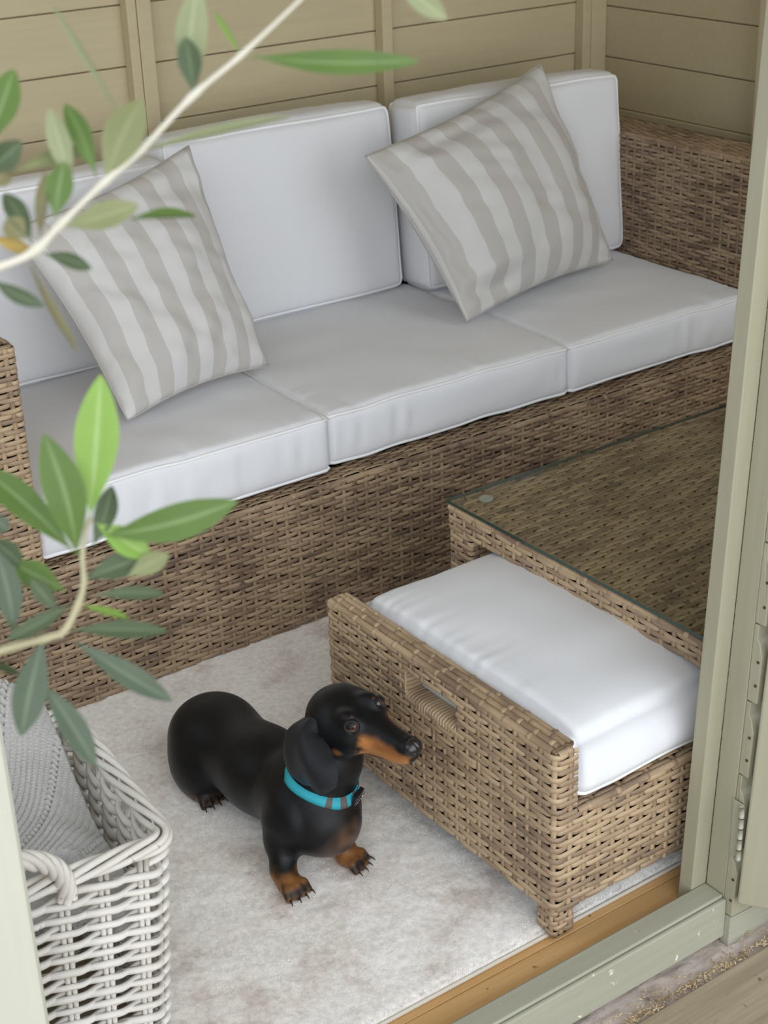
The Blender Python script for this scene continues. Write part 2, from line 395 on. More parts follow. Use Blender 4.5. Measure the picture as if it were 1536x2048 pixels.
# right-hand jamb: door stop, post, and the cladding ends notched like shiplap
tr = struct(box('trim_1', (.530, -1.071, -.02), (.600, -1.0355, 1.98), M['sage'], bev=.0015))
box('door_stop', (.5015, -1.035, .0005), (.531, -1.010, 1.98), M['sage'], tr, bev=.0015)
z = -.03; k = 0
cl = [.0, .115, .235, .352, .47, .588, .705, .822, .94, 1.06, 1.18, 1.30, 1.42, 1.54, 1.66, 1.78, 1.90]
for z0, z1 in zip(cl[:-1], cl[1:]):
    prof = [(-1.0715, z0+.001), (-1.089, z0+.001), (-1.089, z0+.072), (-1.084, z0+.090), (-1.079, z0+.096), (-1.079, z1-.001), (-1.0715, z1-.001)]
    n = len(prof); V = [(.5295+rs.uniform(0,.0015), y, zz) for y, zz in prof] + [(.62, y, zz) for y, zz in prof]
    Fc = [tuple(range(n))] + [tuple(range(2*n-1, n-1, -1))] + [(i, i+n, (i+1) % n+n, (i+1) % n) for i in range(n)]
    o = mk('shiplap_board', V, Fc, M['sage'], tr, smooth=False); addbevel(o, .001, 1)
    for dz in (.028, .064):
        if z0 > 1.2: continue
        V_, F_, U_ = tube_arr([(.5296, -1.0845, z0+dz), (.5288, -1.0845, z0+dz)], .0022, 8)
        nl = mk('nail_head', np.vstack([V_, V_[:8].mean(0)[None], V_[8:].mean(0)[None]]), [tuple(q) for q in F_]+[(17,8+j,8+(j+1)%8) for j in range(8)], M['nail'], tr)
box('base_board', (.5305, -1.088, -.052), (.95, -1.0715, -.002), M['sill'], tr, bev=.0015)
def lean(o, a, pivot):
    Rm = Matrix.Rotation(a, 4, 'Y'); pv = Vector(pivot); o.matrix_basis = Matrix.Translation(pv) @ Rm @ Matrix.Translation(-pv) @ o.matrix_basis
lean(tr, .046, (.53, -1.05, 0))
# left-hand jamb
tl = struct(box('trim_2', (-.53, -1.071, -.02), (-.4745, -1.0355, 1.98), M['cream'], bev=.002))
box('door_stop', (-.52, -1.035, .0005), (-.460, -1.012, 1.98), M['cream'], tl, bev=.002)
# threshold
th = struct(box('trim_3', (-.53, -1.0705, -.03), (.5298, -1.0355, .030), M['sill'], bev=.002))
box('sill_front', (-.53, -1.0785, -.040), (.5298, -1.0712, .0265), M['sill'], th, bev=.0025)
box('sill_bead', (-.47, -1.0352, .001), (.50, -1.030, .024), M['sill'], th, bev=.0015)
# rendered ledge and decking outside
nx, ny = 260, 40
X, Y = np.meshgrid(np.linspace(-1.2, 2.2, nx), np.linspace(-1.145, -1.03, ny), indexing='ij')
Z = -.052 + .0035*vnoise(X*28, Y*28, 1) + .0022*vnoise(X*75, Y*75, 2) + .0012*vnoise(X*190, Y*190, 3)
struct(mk('trim_4', np.stack([X, Y, Z], -1).reshape(-1, 3), grid_faces(nx, ny), M['mortar']))
gd = base_box('trim_5', (-3.2, -4.6, -.14), (3.2, -1.0, -.085), M['deck'])
y = -1.126; k = 0
while y > -4.4:
    box('deck_board', (-3.1, y-.118, -.075), (3.1, y-.0, -.045+rs.uniform(-.001,.001)), M['deck'], gd, bev=.003)
    y -= .124; k += 1
# dry seed husks swept along the ledge: nobody could count them
A = Acc()
for i in range(620):
    x = rs.uniform(.12, .62); t = rs.gauss(0, 1)
    y = -1.117 + .0040*t + (.0 if rs.random() < .85 else rs.uniform(0,.03)); z = -.0475 + abs(rs.gauss(0,.0022))
    L_ = rs.uniform(.0012,.0040); a = rs.uniform(0, PI); b = rs.uniform(-.6,.6)
    d = np.array([math.cos(a)*math.cos(b), math.sin(a)*math.cos(b), math.sin(b)])
    V_, F_, U_ = tube_arr([np.array((x,y,z))-d*L_, np.array((x,y,z)), np.array((x,y,z))+d*L_], [.0004,.0015,.0006], 5)
    A.add(V_, F_, U_)
o = A.build('seed_husks', M['seed']); tag(o, 'dry seed husks swept along the rendered ledge under the sill', 'debris', kind='stuff')

# open door leaf on the right, hinged on the cladding edge
def leaf_door(name, hinge, ang, w, m, label_sub=None, h=1.88, z0=.034, side=1):
    d = struct(empty(name, hinge)); d.rotation_euler = (0, 0, ang)
    def bx(nm, a, b, mm, par=d, bev=.003):
        x0,y0,zz0 = a; x1,y1,zz1 = b
        v = [(x0,y0,zz0),(x1,y0,zz0),(x1,y1,zz0),(x0,y1,zz0),(x0,y0,zz1),(x1,y0,zz1),(x1,y1,zz1),(x0,y1,zz1)]
        f = [(0,3,2,1),(4,5,6,7),(0,1,5,4),(1,2,6,5),(2,3,7,6),(3,0,4,7)]
        o = mk(nm, v, f, mm, None, smooth=False); o.parent = par; addbevel(o, bev); return o
    bx('stile', (0, 0, 0), (.075, side*.022, h), m); bx('stile', (w-.075, 0, 0), (w, side*.022, h), m)
    for zz in (0, .86, h-.09): bx('door_rail', (.0755, 0.001*side, zz), (w-.0755, side*.021, zz+.09), m)
    zz = .0905
    while zz < h-.1:
        if not (.80 < zz < .86):
            pass
        bx('door_board', (.0756, .008*side, zz+.001), (w-.0756, side*.019, min(zz+.117, h-.091)-.001), m, bev=.002); zz += .118
    return d
dr = leaf_door('door_1', (.526, -1.1005, .034), math.atan2(-.79, .61), .50, M['sage'])
lean(dr, .055, (.526, -1.10, .034))
# painted barrel hinge
hg = thing('door_hinge', 'painted barrel hinge on the edge of the open right-hand door', 'hinge', loc=(0,0,0))
for k in range(5):
    z0 = .105+.018*k
    tube('knuckle', [(.5305,-1.0925,z0+.0006),(.5305,-1.0925,z0+.0172)], .0038, M['pmetal'], hg, 10)
box('hinge_plate', (.5340, -1.0915, .104), (.5352, -1.0725, .196), M['pmetal'], hg, bev=.0005)
# ================================================================ rug
nx, ny = 520, 200
x = np.linspace(-.96, 1.62, nx); yv = np.linspace(-.957, .02, ny)
X, Y = np.meshgrid(x, yv, indexing='ij')
ed = np.minimum(np.minimum(X+.96, 1.62-X), np.minimum(Y+.957, 9))
Z = .0105 + .0012*vnoise(X*16, Y*19, 4) + .0007*vnoise(X*60+Y*20, Y*60, 5) + .0006*vnoise(X*110, Y*110, 6)
Z = .001+(Z-.001)*np.clip(ed/.012, .25, 1)**.6
Z = np.where((X > .34) & (Y < -.90), Z+.006*np.exp(-((Y+.92)/.02)**2)*np.clip((X-.34)*4,0,1), Z)
rug = thing('plush_rug', 'cream plush rug with faint pinkish marbling covering the shed floor', 'rug')
mk('pile', np.stack([X, Y, Z], -1).reshape(-1, 3), grid_faces(nx, ny), M['rug'], rug, kind='stuff')
# the pile itself: short leaning tufts, far too many to count
rg = np.random.default_rng(4); nt_ = 430000
tx = rg.uniform(-.42, 1.25, nt_); ty = rg.uniform(-.9535, -.004, nt_)
tz = np.interp(tx, [0,1], [.0075,.0075]) + .0012*vnoise(tx*16, ty*19, 4) + .0007*vnoise(tx*60+ty*20, ty*60, 5)
tz += np.where((tx > .34) & (ty < -.90), .006*np.exp(-((ty+.92)/.02)**2)*np.clip((tx-.34)*4,0,1), 0)
la = vnoise(tx*13, ty*13, 21)*2.6+vnoise(tx*34, ty*34, 22)*1.6; lm_ = .0046+.0030*vnoise(tx*24+5, ty*24, 23)
lx = np.cos(la)*lm_+rg.normal(0,.0019,nt_); ly = np.sin(la)*lm_+rg.normal(0,.0019,nt_); hz = rg.uniform(.0018,.0046,nt_)
fa = rg.uniform(0, 2*PI, nt_); wx = np.cos(fa)*.0011; wy = np.sin(fa)*.0011
B = np.stack([tx,ty,tz],1); tv = np.stack([B+np.stack([wx,wy,0*wx],1), B-np.stack([wx,wy,0*wx],1), B+np.stack([lx,ly,hz],1)],1).reshape(-1,3)
mk('pile_tufts', tv, np.arange(nt_*3).reshape(-1,3), M['rug'], rug, smooth=False, kind='stuff')
hx = np.linspace(-.96, 1.62, 1200)
tube('hem', np.stack([hx, -.9595+.0007*np.sin(hx*1400), np.full_like(hx, .0042)], 1), .0033, M['hem'], rug, 6)

# ================================================================ wicker
class Path:
    """a run of points with outward normals, sampled by arc length"""
    def __init__(s, corners, side, r=.009):
        # corners: 3-D points; side: vector across the rows. outward normal = tangent x side
        C_ = [np.array(c, float) for c in corners]; side = unit(np.array(side, float)); P=[]; N=[]
        def nn(t): return unit(np.cross(t, side))
        for i, c in enumerate(C_):
            if i == 0: P.append(c); N.append(nn(unit(C_[1]-c))); continue
            if i == len(C_)-1: P.append(c); N.append(nn(unit(c-C_[i-1]))); continue
            a = unit(c-C_[i-1]); b = unit(C_[i+1]-c)
            for k in range(7):
                f = k/6; th = f*PI/2
                P.append(c - a*r*(1-math.sin(th)) + b*r*(1-math.cos(th)))
                N.append(unit(nn(a)*(1-f)+nn(b)*f))
        s.P = np.array(P); s.N = np.array(N); s.side = side
        s.s = np.concatenate([[0], np.cumsum(np.linalg.norm(np.diff(s.P, axis=0), axis=1))]); s.len = s.s[-1]
    def at(s, t):
        return (np.stack([np.interp(t, s.s, s.P[:,k]) for k in range(3)], 1), unit(np.stack([np.interp(t, s.s, s.N[:,k]) for k in range(3)], 1)))
PX = np.array([-1,-.8,0,.8,1]); PH = np.array([-.5,.72,1,.72,-.5])
def strip(Cp, N, S, w, t, s, rid):
    n = len(Cp); w = np.broadcast_to(w, (n,))
    V = Cp[:,None] + S[:,None]*(w[:,None]*PX)[:,:,None] + N[:,None]*(t*PH)[None,:,None]
    U = np.stack([np.repeat(s, 5), np.tile(rid*7.13+PX*.12, n)], 1)
    return V.reshape(-1,3), grid_faces(n, 5), U
RID = [0]
wrnd = random.Random(11)
def weave_row(path, v, r, s0, s1, pitch, rowh, A=.0021, ph=0.):
    RID[0] += 1
    ns = max(5, int((s1-s0)/pitch*8)); s = np.linspace(s0, s1, ns)
    cs = path.s[(path.s > s0) & (path.s < s1)]; s = np.unique(np.concatenate([s, cs]))
    P, N = path.at(s)
    fi = s/pitch+ph+r; du = np.abs(np.mod(fi-1.5+1, 2)-1)*pitch; dip = np.exp(-(du/.0068)**4); ov = .5+.5*np.cos(PI*(fi-.5)); ww = (.40+.60*ov)*(1-dip)-dip
    jit = wrnd.uniform(-.0003,.0003)
    S = np.broadcast_to(path.side, P.shape)
    drift = .0010*np.sin(PI*(s/pitch+ph)*.5+r*2.1)
    C_ = P + S*(v+jit+drift)[:,None] + N*(A*ww+.0011)[:,None]
    w_ = rowh*(.445+.02*ww)
    V, F, U = strip(C_, N, S, w_, .0014, s, RID[0]+wrnd.random()*.1)
    return V, F, U
def stake(path, s, v0, v1, width=.0078):
    P, N = path.at(np.array([s])); P = P[0]; N = N[0]; S = path.side
    T = unit(np.cross(S, N)); n = max(2, int((v1-v0)/.03)+1); vs = np.linspace(v0, v1, n)
    C_ = P + S*vs[:,None] + N*.0012
    RID[0] += 1
    V = C_[:,None] + T*(np.array([-1,-.9,.9,1])*width/2)[None,:,None] + N*(np.array([-.0022,.0009,.0009,-.0022]))[None,:,None]
    U = np.stack([np.repeat(vs, 4), np.tile(RID[0]*7.13+np.array([-.1,-.1,.1,.1]), n)], 1)
    return V.reshape(-1,3), grid_faces(n, 4), U
def weave(path, v0, v1, parent, m, rowh=.0091, pitch=.026, sep=False, s_range=None, skip=None, name='wicker_weave', rim=0, ph=0.):
    """skip: (s_a, s_b, v_a, v_b) opening"""
    s0, s1 = s_range or (0, path.len)
    nr = max(1, int(round((v1-v0)/rowh))); rh = (v1-v0)/nr; acc = Acc()
    for r in range(nr):
        v = v0+(r+.5)*rh; segs = [(s0, s1)]
        if skip and skip[2] < v < skip[3]: segs = [(s0, skip[0]), (skip[1], s1)]
        a2 = Acc() if sep else acc
        for a, b in segs:
            if b-a > .004:
                a2.add(*weave_row(path, v, r, a, b, pitch, rh, ph=ph))
                if sep: a2.build('wicker_strand', m, parent); a2 = Acc()
    k0 = math.ceil((s0/pitch+ph)-.5); s = (k0+.5-ph)*pitch
    while s < s1:
        if s > s0:
            segs = [(v0, v1)]
            if skip and skip[0] < s < skip[1]: segs = [(v0, skip[2]), (skip[3], v1)]
            a2 = Acc() if sep else acc
            for a, b in segs:
                a2.add(*stake(path, s, a, b))
                if sep: a2.build('wicker_stake', m, parent); a2 = Acc()
        s += pitch
    if not sep: acc.build(name, m, parent, kind='stuff')
def rim(path, v, off, parent, m, n=3, gap=.0, wrap=.052, r=.0048, name='rim', bundle=None, s_range=None):
    """a lengthwise cane along an edge with cross wraps"""
    s0, s1 = s_range or (0, path.len); s = np.arange(s0, s1, .008); P, N = path.at(s)
    C_ = P + path.side*v + N*off; A = Acc(); A.add(*tube_arr(C_, r, 7)); RID[0] += 1
    A.U[-1] = A.U[-1]*np.array([1,.3])+np.array([0,RID[0]*3.3])
    t = s0+wrap*.4
    while t < s1-.01:
        P, N = path.at(np.linspace(t-.0042, t+.0042, 5)); C2 = P + path.side*v + N*off
        Vt, Ft, Ut = tube_arr(C2, [r*1.02, r*1.17, r*1.2, r*1.17, r*1.02], 8); A.add(Vt, Ft, Ut+np.array([t*9,5.1])); t += wrap
    return A.build(name, m, parent)
UP_LEAVES=[
((-0.4574,-1.5782,1.3795),(-0.3987,-1.6407,1.3774),0.0112,'g'),
((-0.4878,-1.5675,1.3617),(-0.4691,-1.5485,1.4129),0.0152,'p'),
((-0.4865,-1.5671,1.364),(-0.4835,-1.5578,1.3897),0.0112,'d'),
((-0.462,-1.5739,1.3815),(-0.4662,-1.5588,1.4001),0.0023,'l'),
((-0.5169,-1.5611,1.3381),(-0.4484,-1.5955,1.3508),0.0038,'p'),
((-0.5355,-1.5558,1.325),(-0.5154,-1.5655,1.3645),0.0188,'o'),
((-0.5207,-1.5482,1.3559),(-0.5385,-1.5232,1.4086),0.0023,'p'),
((-0.5385,-1.5523,1.3274),(-0.5374,-1.5222,1.3591),0.0101,'g'),
((-0.5494,-1.5469,1.3237),(-0.551,-1.5339,1.3601),0.0106,'p'),
((-0.5612,-1.5474,1.3088),(-0.552,-1.5456,1.3353),0.0132,'g'),
((-0.5713,-1.5277,1.3308),(-0.5295,-1.5339,1.3364),0.0071,'o'),
((-0.5701,-1.5458,1.3009),(-0.5593,-1.5374,1.33),0.0056,'b'),
((-0.5741,-1.5447,1.298),(-0.5764,-1.5218,1.3193),0.0101,'d'),
((-0.5767,-1.5422,1.2993),(-0.5811,-1.5335,1.3097),0.0117,'b'),
((-0.5723,-1.5489,1.2928),(-0.5881,-1.531,1.2996),0.0056,'y'),
((-0.5707,-1.5501,1.2928),(-0.5559,-1.5721,1.2867),0.0068,'d'),
((-0.5956,-1.5394,1.2815),(-0.5771,-1.5563,1.2679),0.0071,'d'),
((-0.5776,-1.5482,1.2877),(-0.5673,-1.5695,1.2456),0.0035,'b'),
((-0.5582,-1.5516,1.305),(-0.5249,-1.569,1.3133),0.0127,'o'),
((-0.53,-1.5699,1.3071),(-0.5002,-1.5836,1.306),0.0046,'g'),
((-0.5817,-1.5146,1.3412),(-0.5554,-1.505,1.3768),0.0157,'g'),
((-0.5835,-1.5187,1.332),(-0.5674,-1.5312,1.3459),0.0132,'d'),
((-0.5836,-1.5228,1.3246),(-0.572,-1.5242,1.3305),0.0086,'b'),
((-0.3876,-1.6068,1.4133),(-0.3708,-1.6272,1.3931),0.0106,'p')]
LOW_LEAVES=[
((-0.5598,-1.5406,1.1359),(-0.5372,-1.5271,1.2125),0.0234,'l'),
((-0.571,-1.5432,1.118),(-0.5757,-1.5302,1.1887),0.0217,'g'),
((-0.572,-1.5414,1.1198),(-0.5961,-1.479,1.1571),0.0173,'g'),
((-0.5566,-1.5476,1.1276),(-0.4907,-1.5861,1.1431),0.0195,'g'),
((-0.5576,-1.5432,1.134),(-0.5361,-1.5624,1.1137),0.0145,'l'),
((-0.5624,-1.5464,1.1227),(-0.5412,-1.5335,1.1488),0.0117,'d'),
((-0.5715,-1.5496,1.1063),(-0.5362,-1.5614,1.1146),0.0134,'d'),
((-0.5513,-1.5631,1.107),(-0.5261,-1.5662,1.1138),0.0112,'o'),
((-0.5685,-1.5564,1.098),(-0.5386,-1.5805,1.0986),0.0067,'d'),
((-0.5755,-1.5544,1.0932),(-0.5563,-1.5684,1.0843),0.0036,'l'),
((-0.5845,-1.5553,1.0808),(-0.5426,-1.5877,1.0796),0.0092,'d'),
((-0.5851,-1.5583,1.075),(-0.543,-1.5856,1.0329),0.0128,'s'),
((-0.582,-1.5457,1.1006),(-0.5979,-1.5172,1.1113),0.0145,'g'),
((-0.5884,-1.5469,1.0906),(-0.5978,-1.5381,1.1097),0.0089,'d'),
((-0.5817,-1.5497,1.0939),(-0.6184,-1.5447,1.0825),0.0084,'d'),
((-0.612,-1.5375,1.0788),(-0.61,-1.5243,1.1268),0.0145,'s'),
((-0.609,-1.5107,1.1289),(-0.5949,-1.5202,1.1102),0.0117,'d'),
((-0.5984,-1.5472,1.0783),(-0.6248,-1.5604,1.0298),0.0178,'s'),
((-0.6066,-1.5546,1.0557),(-0.593,-1.5842,1.0091),0.0139,'s'),
((-0.6278,-1.5336,1.0667),(-0.6163,-1.5471,1.0607),0.0036,'d'),
((-0.6037,-1.5086,1.1389),(-0.5987,-1.516,1.1318),0.0095,'s')]
UP_STEM=[(-0.4134,-1.5864,1.4178,0.001),(-0.43,-1.5827,1.4046,0.0013),(-0.4625,-1.5745,1.3799,0.0018),(-0.4876,-1.5672,1.3624,0.002),(-0.5169,-1.5611,1.3381,0.0023),(-0.5382,-1.5552,1.3227,0.0023),(-0.5601,-1.55,1.3056,0.0025),(-0.5765,-1.5461,1.2928,0.0028),(-0.5999,-1.5347,1.2845,0.003),(-0.6283,-1.5215,1.2735,0.0033)]
LOW_STEM=[(-0.6614,-1.5153,1.0584,0.0036),(-0.6282,-1.5318,1.0693,0.0033),(-0.6106,-1.5411,1.0742,0.0031),(-0.5958,-1.5493,1.0777,0.0028),(-0.5885,-1.5528,1.0804,0.0028),(-0.5786,-1.5525,1.0928,0.0025),(-0.5721,-1.5502,1.1045,0.002),(-0.5686,-1.5446,1.1184,0.0017),(-0.5632,-1.5411,1.1309,0.0017),(-0.559,-1.5404,1.1371,0.0014)]
# ================================================================ sofa
sofa = thing('rattan_sofa', 'long brown woven rattan sofa with box arms along the back wall', 'sofa')
ZB = .2865; ZA = .70
sbase = box('base', (-.114, .006, .004), (1.872, .74, ZB-.006), M['core'], sofa, bev=0)
armL = box('arm', (-.114, .006, ZB-.006), (-.006, .74, ZA-.006), M['core'], sofa, bev=0)
armR = box('arm', (1.766, .006, ZB-.006), (1.872, .74, ZA-.006), M['core'], sofa, bev=0)
back_ = box('backrest', (-.006, .68, ZB-.006), (1.766, .74, .60), M['core'], sofa, bev=0)
Zv = (0,0,1)
pf = Path([(-.12,.3,0), (-.12,0,0), (1.878,0,0), (1.878,.3,0)], Zv)
weave(pf, .003, ZB, sbase, M['wicker'])
pa = Path([(-.12,.5,0), (-.12,0,0), (0,0,0), (0,.60,0)], Zv)
weave(pa, ZB, ZA-.006, armL, M['wickert'], ph=.4)
pr = Path([(1.76,.70,0), (1.76,0,0), (1.878,0,0)], Zv)
weave(pr, ZB, ZA-.006, armR, M['wicker'], ph=.2)
pt = Path([(0,0,ZA),(0,.72,ZA)], (-1,0,0)); weave(pt, .005, .115, armL, M['wicker'])
# top of the right arm
pt = Path([(1.76,.0,ZA-.003),(1.76,.72,ZA-.003)], (1,0,0))
pt.N = -pt.N if pt.N[0][2] < 0 else pt.N
weave(pt, .006, .114, armR, M['wicker'])
pt = Path([(0,0.0,ZB),(1.76,0.0,ZB)], (0,1,0)); pt.N = -pt.N if pt.N[0][2] < 0 else pt.N
weave(pt, .008, .06, sbase, M['wicker'], name='ledge_weave')
rp_ = Path([(-.0,0,0),(1.76,0,0)], Zv)
rim(rp_, ZB-.003, -.002, sbase, M['wicker'], wrap=.078, r=.0055)
pi_ = Path([(1.76,.70,0), (1.76,0,0), (1.878,0,0)], Zv)
rim(pi_, ZA-.005, -.003, armR, M['wicker'], wrap=.052, r=.005)
rim(Path([(-.12,.4,0), (-.12,0,0), (0,0,0), (0,.60,0)], Zv), ZA-.006, -.004, armL, M['wickert'], wrap=.052, r=.005)

# ================================================================ cushions
def cube_surface(nx, ny, nz):
    def lin(n): return np.linspace(-1, 1, n+1)
    V=[]; F=[]; off=0
    for ax, sgn in ((0,1),(0,-1),(1,1),(1,-1),(2,1),(2,-1)):
        o = [a for a in range(3) if a != ax]; n = (nx,ny,nz)
        A, B = np.meshgrid(lin(n[o[0]]), lin(n[o[1]]), indexing='ij')
        P = np.zeros((A.size, 3)); P[:,ax] = sgn; P[:,o[0]] = A.ravel(); P[:,o[1]] = B.ravel()
        f = grid_faces(n[o[0]]+1, n[o[1]]+1, off=off)
        flip = (sgn > 0) == (ax == 1)
        if flip: f = f[:, ::-1]
        V.append(P); F.append(f); off += len(P)
    V = np.concatenate(V); F = np.concatenate(F)
    key = np.round(V*1e5).astype(np.int64); _, idx, inv = np.unique(key, axis=0, return_index=True, return_inverse=True)
    return V[idx], inv.reshape(-1)[F]
def ss(a, b, x): t = np.clip((x-a)/(b-a), 0, 1); return t*t*(3-2*t)
def cushion(name, label, cat, group, loc, size, rot=None, r=.014, crown=.014, pucker=.0026, seams=(1,-1), seed=0, bulge=.006, pr=.0034, sag=None, grooves=None):
    """box cushion; local x = length, y = width, z = thickness; seams = which z edges carry piping"""
    half = np.array(size)/2
    def D(p):
        q = p*half; inner = np.clip(q, -(half-r), half-r); d = q-inner; n = np.linalg.norm(d, axis=1, keepdims=True)
        pos = inner + np.where(n > 1e-9, d/np.maximum(n, 1e-9)*np.minimum(n, r), 0)
        x, y, z = p[:,0], p[:,1], p[:,2]
        cr = crown*((1-x**2).clip(0)*(1-y**2).clip(0))**.42
        pos[:,2] += np.sign(z)*np.abs(z)*cr*np.where(z > 0, 1, .25)
        pos[:,1] += y*np.abs(y)**3*bulge*(1-z**2)*(1-x**2).clip(0)**.3 if True else 0
        pos[:,0] += x*np.abs(x)**3*bulge*.6*(1-z**2)*(1-y**2).clip(0)**.3
        ex = half[0]*(1-np.abs(x)); ey = half[1]*(1-np.abs(y))
        # soft wobble of the whole cover
        pos[:,2] += .0022*vnoise(x*2.3*half[0]*6+seed, y*2.3*half[1]*6, seed)*np.abs(z)
        pos[:,1] += .0020*vnoise(x*half[0]*11+seed, z*1.5+3, seed+1)*np.abs(y)
        # puckers along the stitched edges
        top = np.abs(z) > .98
        py = vnoise(x*half[0]*75, np.sign(y)*5+0*x, seed+2)*np.exp(-ey/.032)*(ey > 1e-4); px = vnoise(y*half[1]*75, np.sign(x)*5+0*x, seed+3)*np.exp(-ex/.03)*(ex > 1e-4)
        amp = ss(-.4,.5,vnoise(x*half[0]*7, y*half[1]*7, seed+8))
        pos[:,2] += np.where(top, (py+px)*pucker*amp, 0)
        side = (np.abs(y) > .98) & ~top
        pos[:,1] += np.where(side, np.sign(y)*pucker*1.3*vnoise(x*half[0]*48, z*.8, seed+4)*(1-z**2)*ss(-.2,.6,vnoise(x*half[0]*6, 0*x, seed+5)), 0)
        if sag is not None: pos = sag(pos, p)
        return pos
    V, F = cube_surface(int(size[0]/.0065), int(size[1]/.0075), 14)
    R_ = rot if rot is not None else np.eye(3)
    W = D(V) @ R_.T + np.array(loc)
    t = thing(name, label, cat, group)
    mk('cover', W, F, M['white'], t)
    n = 60
    for sgn in seams:
        e = np.linspace(-1, 1, n)
        per = np.concatenate([np.stack([e[:-1], -np.ones(n-1)], 1), np.stack([np.ones(n-1), e[:-1]], 1), np.stack([-e[:-1], np.ones(n-1)], 1), np.stack([-np.ones(n-1), -e[:-1]], 1)])
        p3 = np.concatenate([per, np.full((len(per),1), sgn)], 1)
        ctr = D(p3); out = unit(np.concatenate([per*half[:2], np.full((len(per),1), sgn*half[2])], 1)*np.array([1,1,1.0]))
        ctr = ctr + unit(ctr*np.array([1,1,3]))*.0
        Wp = (ctr + np.concatenate([np.sign(per)*(np.abs(per)>.999)*.0012, np.zeros((len(per),1))],1)) @ R_.T + np.array(loc)
        tube('piping', Wp, pr, M['piping'], t, 7, closed=True)
    return t
def rx(a): c, s = math.cos(a), math.sin(a); return np.array([[1,0,0],[0,c,-s],[0,s,c]])
def ry_(a): c, s = math.cos(a), math.sin(a); return np.array([[c,0,s],[0,1,0],[-s,0,c]])
def rz_(a): c, s = math.cos(a), math.sin(a); return np.array([[c,-s,0],[s,c,0],[0,0,1]])
gS = 'white seat cushions on the rattan sofa'; gB = 'white back cushions on the rattan sofa'
zc = .298+.057
cushion('seat_cushion', 'white seat cushion at the left end of the sofa, under the smaller striped pillow', 'cushion', gS, (.3005, .312, zc+.003), (.595, .59, .109), seed=3, rot=rz_(.0))
cushion('seat_cushion', 'white seat cushion in the middle of the sofa, nothing lying on it', 'cushion', gS, (.9025, .318, zc+.003), (.600, .58, .105), seed=9)
cushion('seat_cushion', 'white seat cushion with creased front at the right end of the sofa', 'cushion', gS, (1.478, .318, zc+.001), (.548, .58, .104), seed=14, pucker=.0036)
def back(label, x0, x1, yf, zt, seed, lean=.10, th=.125, turn=0):
    H = (zt-.418)/math.cos(lean); Rm = rz_(turn) @ rx(PI/2-lean)       # local y -> up, local z -> toward the room
    zdir = Rm @ np.array([0,0,1]); ydir = Rm @ np.array([0,1,0])
    c = np.array([(x0+x1)/2, yf, .422]) + ydir*H/2 - zdir*th/2
    return cushion('back_cushion', label, 'cushion', gB, c, (x1-x0, H, th), rot=Rm, seed=seed, r=.022, crown=.012, pucker=.0008, bulge=.014)
back('white back cushion at the left end of the sofa, behind the smaller striped pillow', .035, .592, .515, .798, 21)
back('tall white back cushion in the middle of the sofa between the two striped pillows', .600, 1.168, .555, .826, 25)
back('white back cushion at the right end of the sofa, against the woven arm', 1.186, 1.760, .470, .832, 29, turn=-.06)

# ================================================================ striped pillows
def pillow(name, label, corners, T, nstripe, phase, seed, fold=None):
    """corners: bottom-left, bottom-right, top-right, top-left (seen from the room)"""
    BL, BR, TR, TL = [np.array(c, float) for c in corners]
    n = 90; u = np.linspace(0,1,n); U_, V_ = np.meshgrid(u, u, indexing='ij')
    a = 2*U_-1; b = 2*V_-1
    # pull the edges in between the corners
    a2 = a*(1-.075*(1-b**2)**1.2*np.abs(a)**2); b2 = b*(1-.075*(1-a**2)**1.2*np.abs(b)**2)
    uu = (a2+1)/2; vv = (b2+1)/2
    P = (BL*(1-uu)[...,None]+BR*uu[...,None])*(1-vv)[...,None] + (TL*(1-uu)[...,None]+TR*uu[...,None])*vv[...,None]
    nrm = unit(np.cross(BR-BL, TL-BL)); 
    if nrm[1] > 0: nrm = -nrm
    th = T*((1-np.abs(a)**2.3).clip(0)*(1-np.abs(b)**2.3).clip(0))**.55
    em = np.minimum(1-np.abs(a), 1-np.abs(b))
    wr = .0065*vnoise(U_*5+seed, V_*5, seed)+.0045*vnoise(U_*11+V_*5, V_*13, seed+1)
    cornerw = np.exp(-((1-np.abs(a))**2+(1-np.abs(b))**2)/.12)
    wr += cornerw*.010*vnoise(U_*14, V_*14, seed+2) + .004*np.exp(-em/.09)*vnoise(U_*24, V_*24, seed+3)
    if fold: wr += fold(U_, V_)
    wr *= np.clip(em*14, 0, 1)
    F1 = P + nrm*(th+wr)[...,None]; B1 = P - nrm*(th*.8)[...,None]
    sagv = np.array([0,0,-1])*(.012*np.exp(-((b+1)**2)/.3)*(1-a**2))[...,None]*0
    Vt = np.concatenate([(F1+sagv).reshape(-1,3), B1.reshape(-1,3)])
    f = grid_faces(n, n); F = np.concatenate([f, f[:, ::-1]+n*n])
    # weld the rim
    idx = np.arange(2*n*n); rimm = ((np.abs(a) > .9999) | (np.abs(b) > .9999)).ravel(); idx[n*n:][rimm] = np.arange(n*n)[rimm]
    F = idx[F]
    UV = np.stack([U_*nstripe+phase, V_*8], -1).reshape(-1,2); UV = np.concatenate([UV, UV])
    t = thing(name, label, 'pillow', 'grey and beige striped pillows on the sofa')
    mk('pillow_cover', Vt, F, M['stripe'], t, uv=UV)
    per = np.concatenate([P[:,0], P[-1,1:], P[-2::-1,-1], P[0,-2:0:-1]])
    tube('seam', per, .0016, M['cloth_plain'], t, 6, closed=True)
    return t
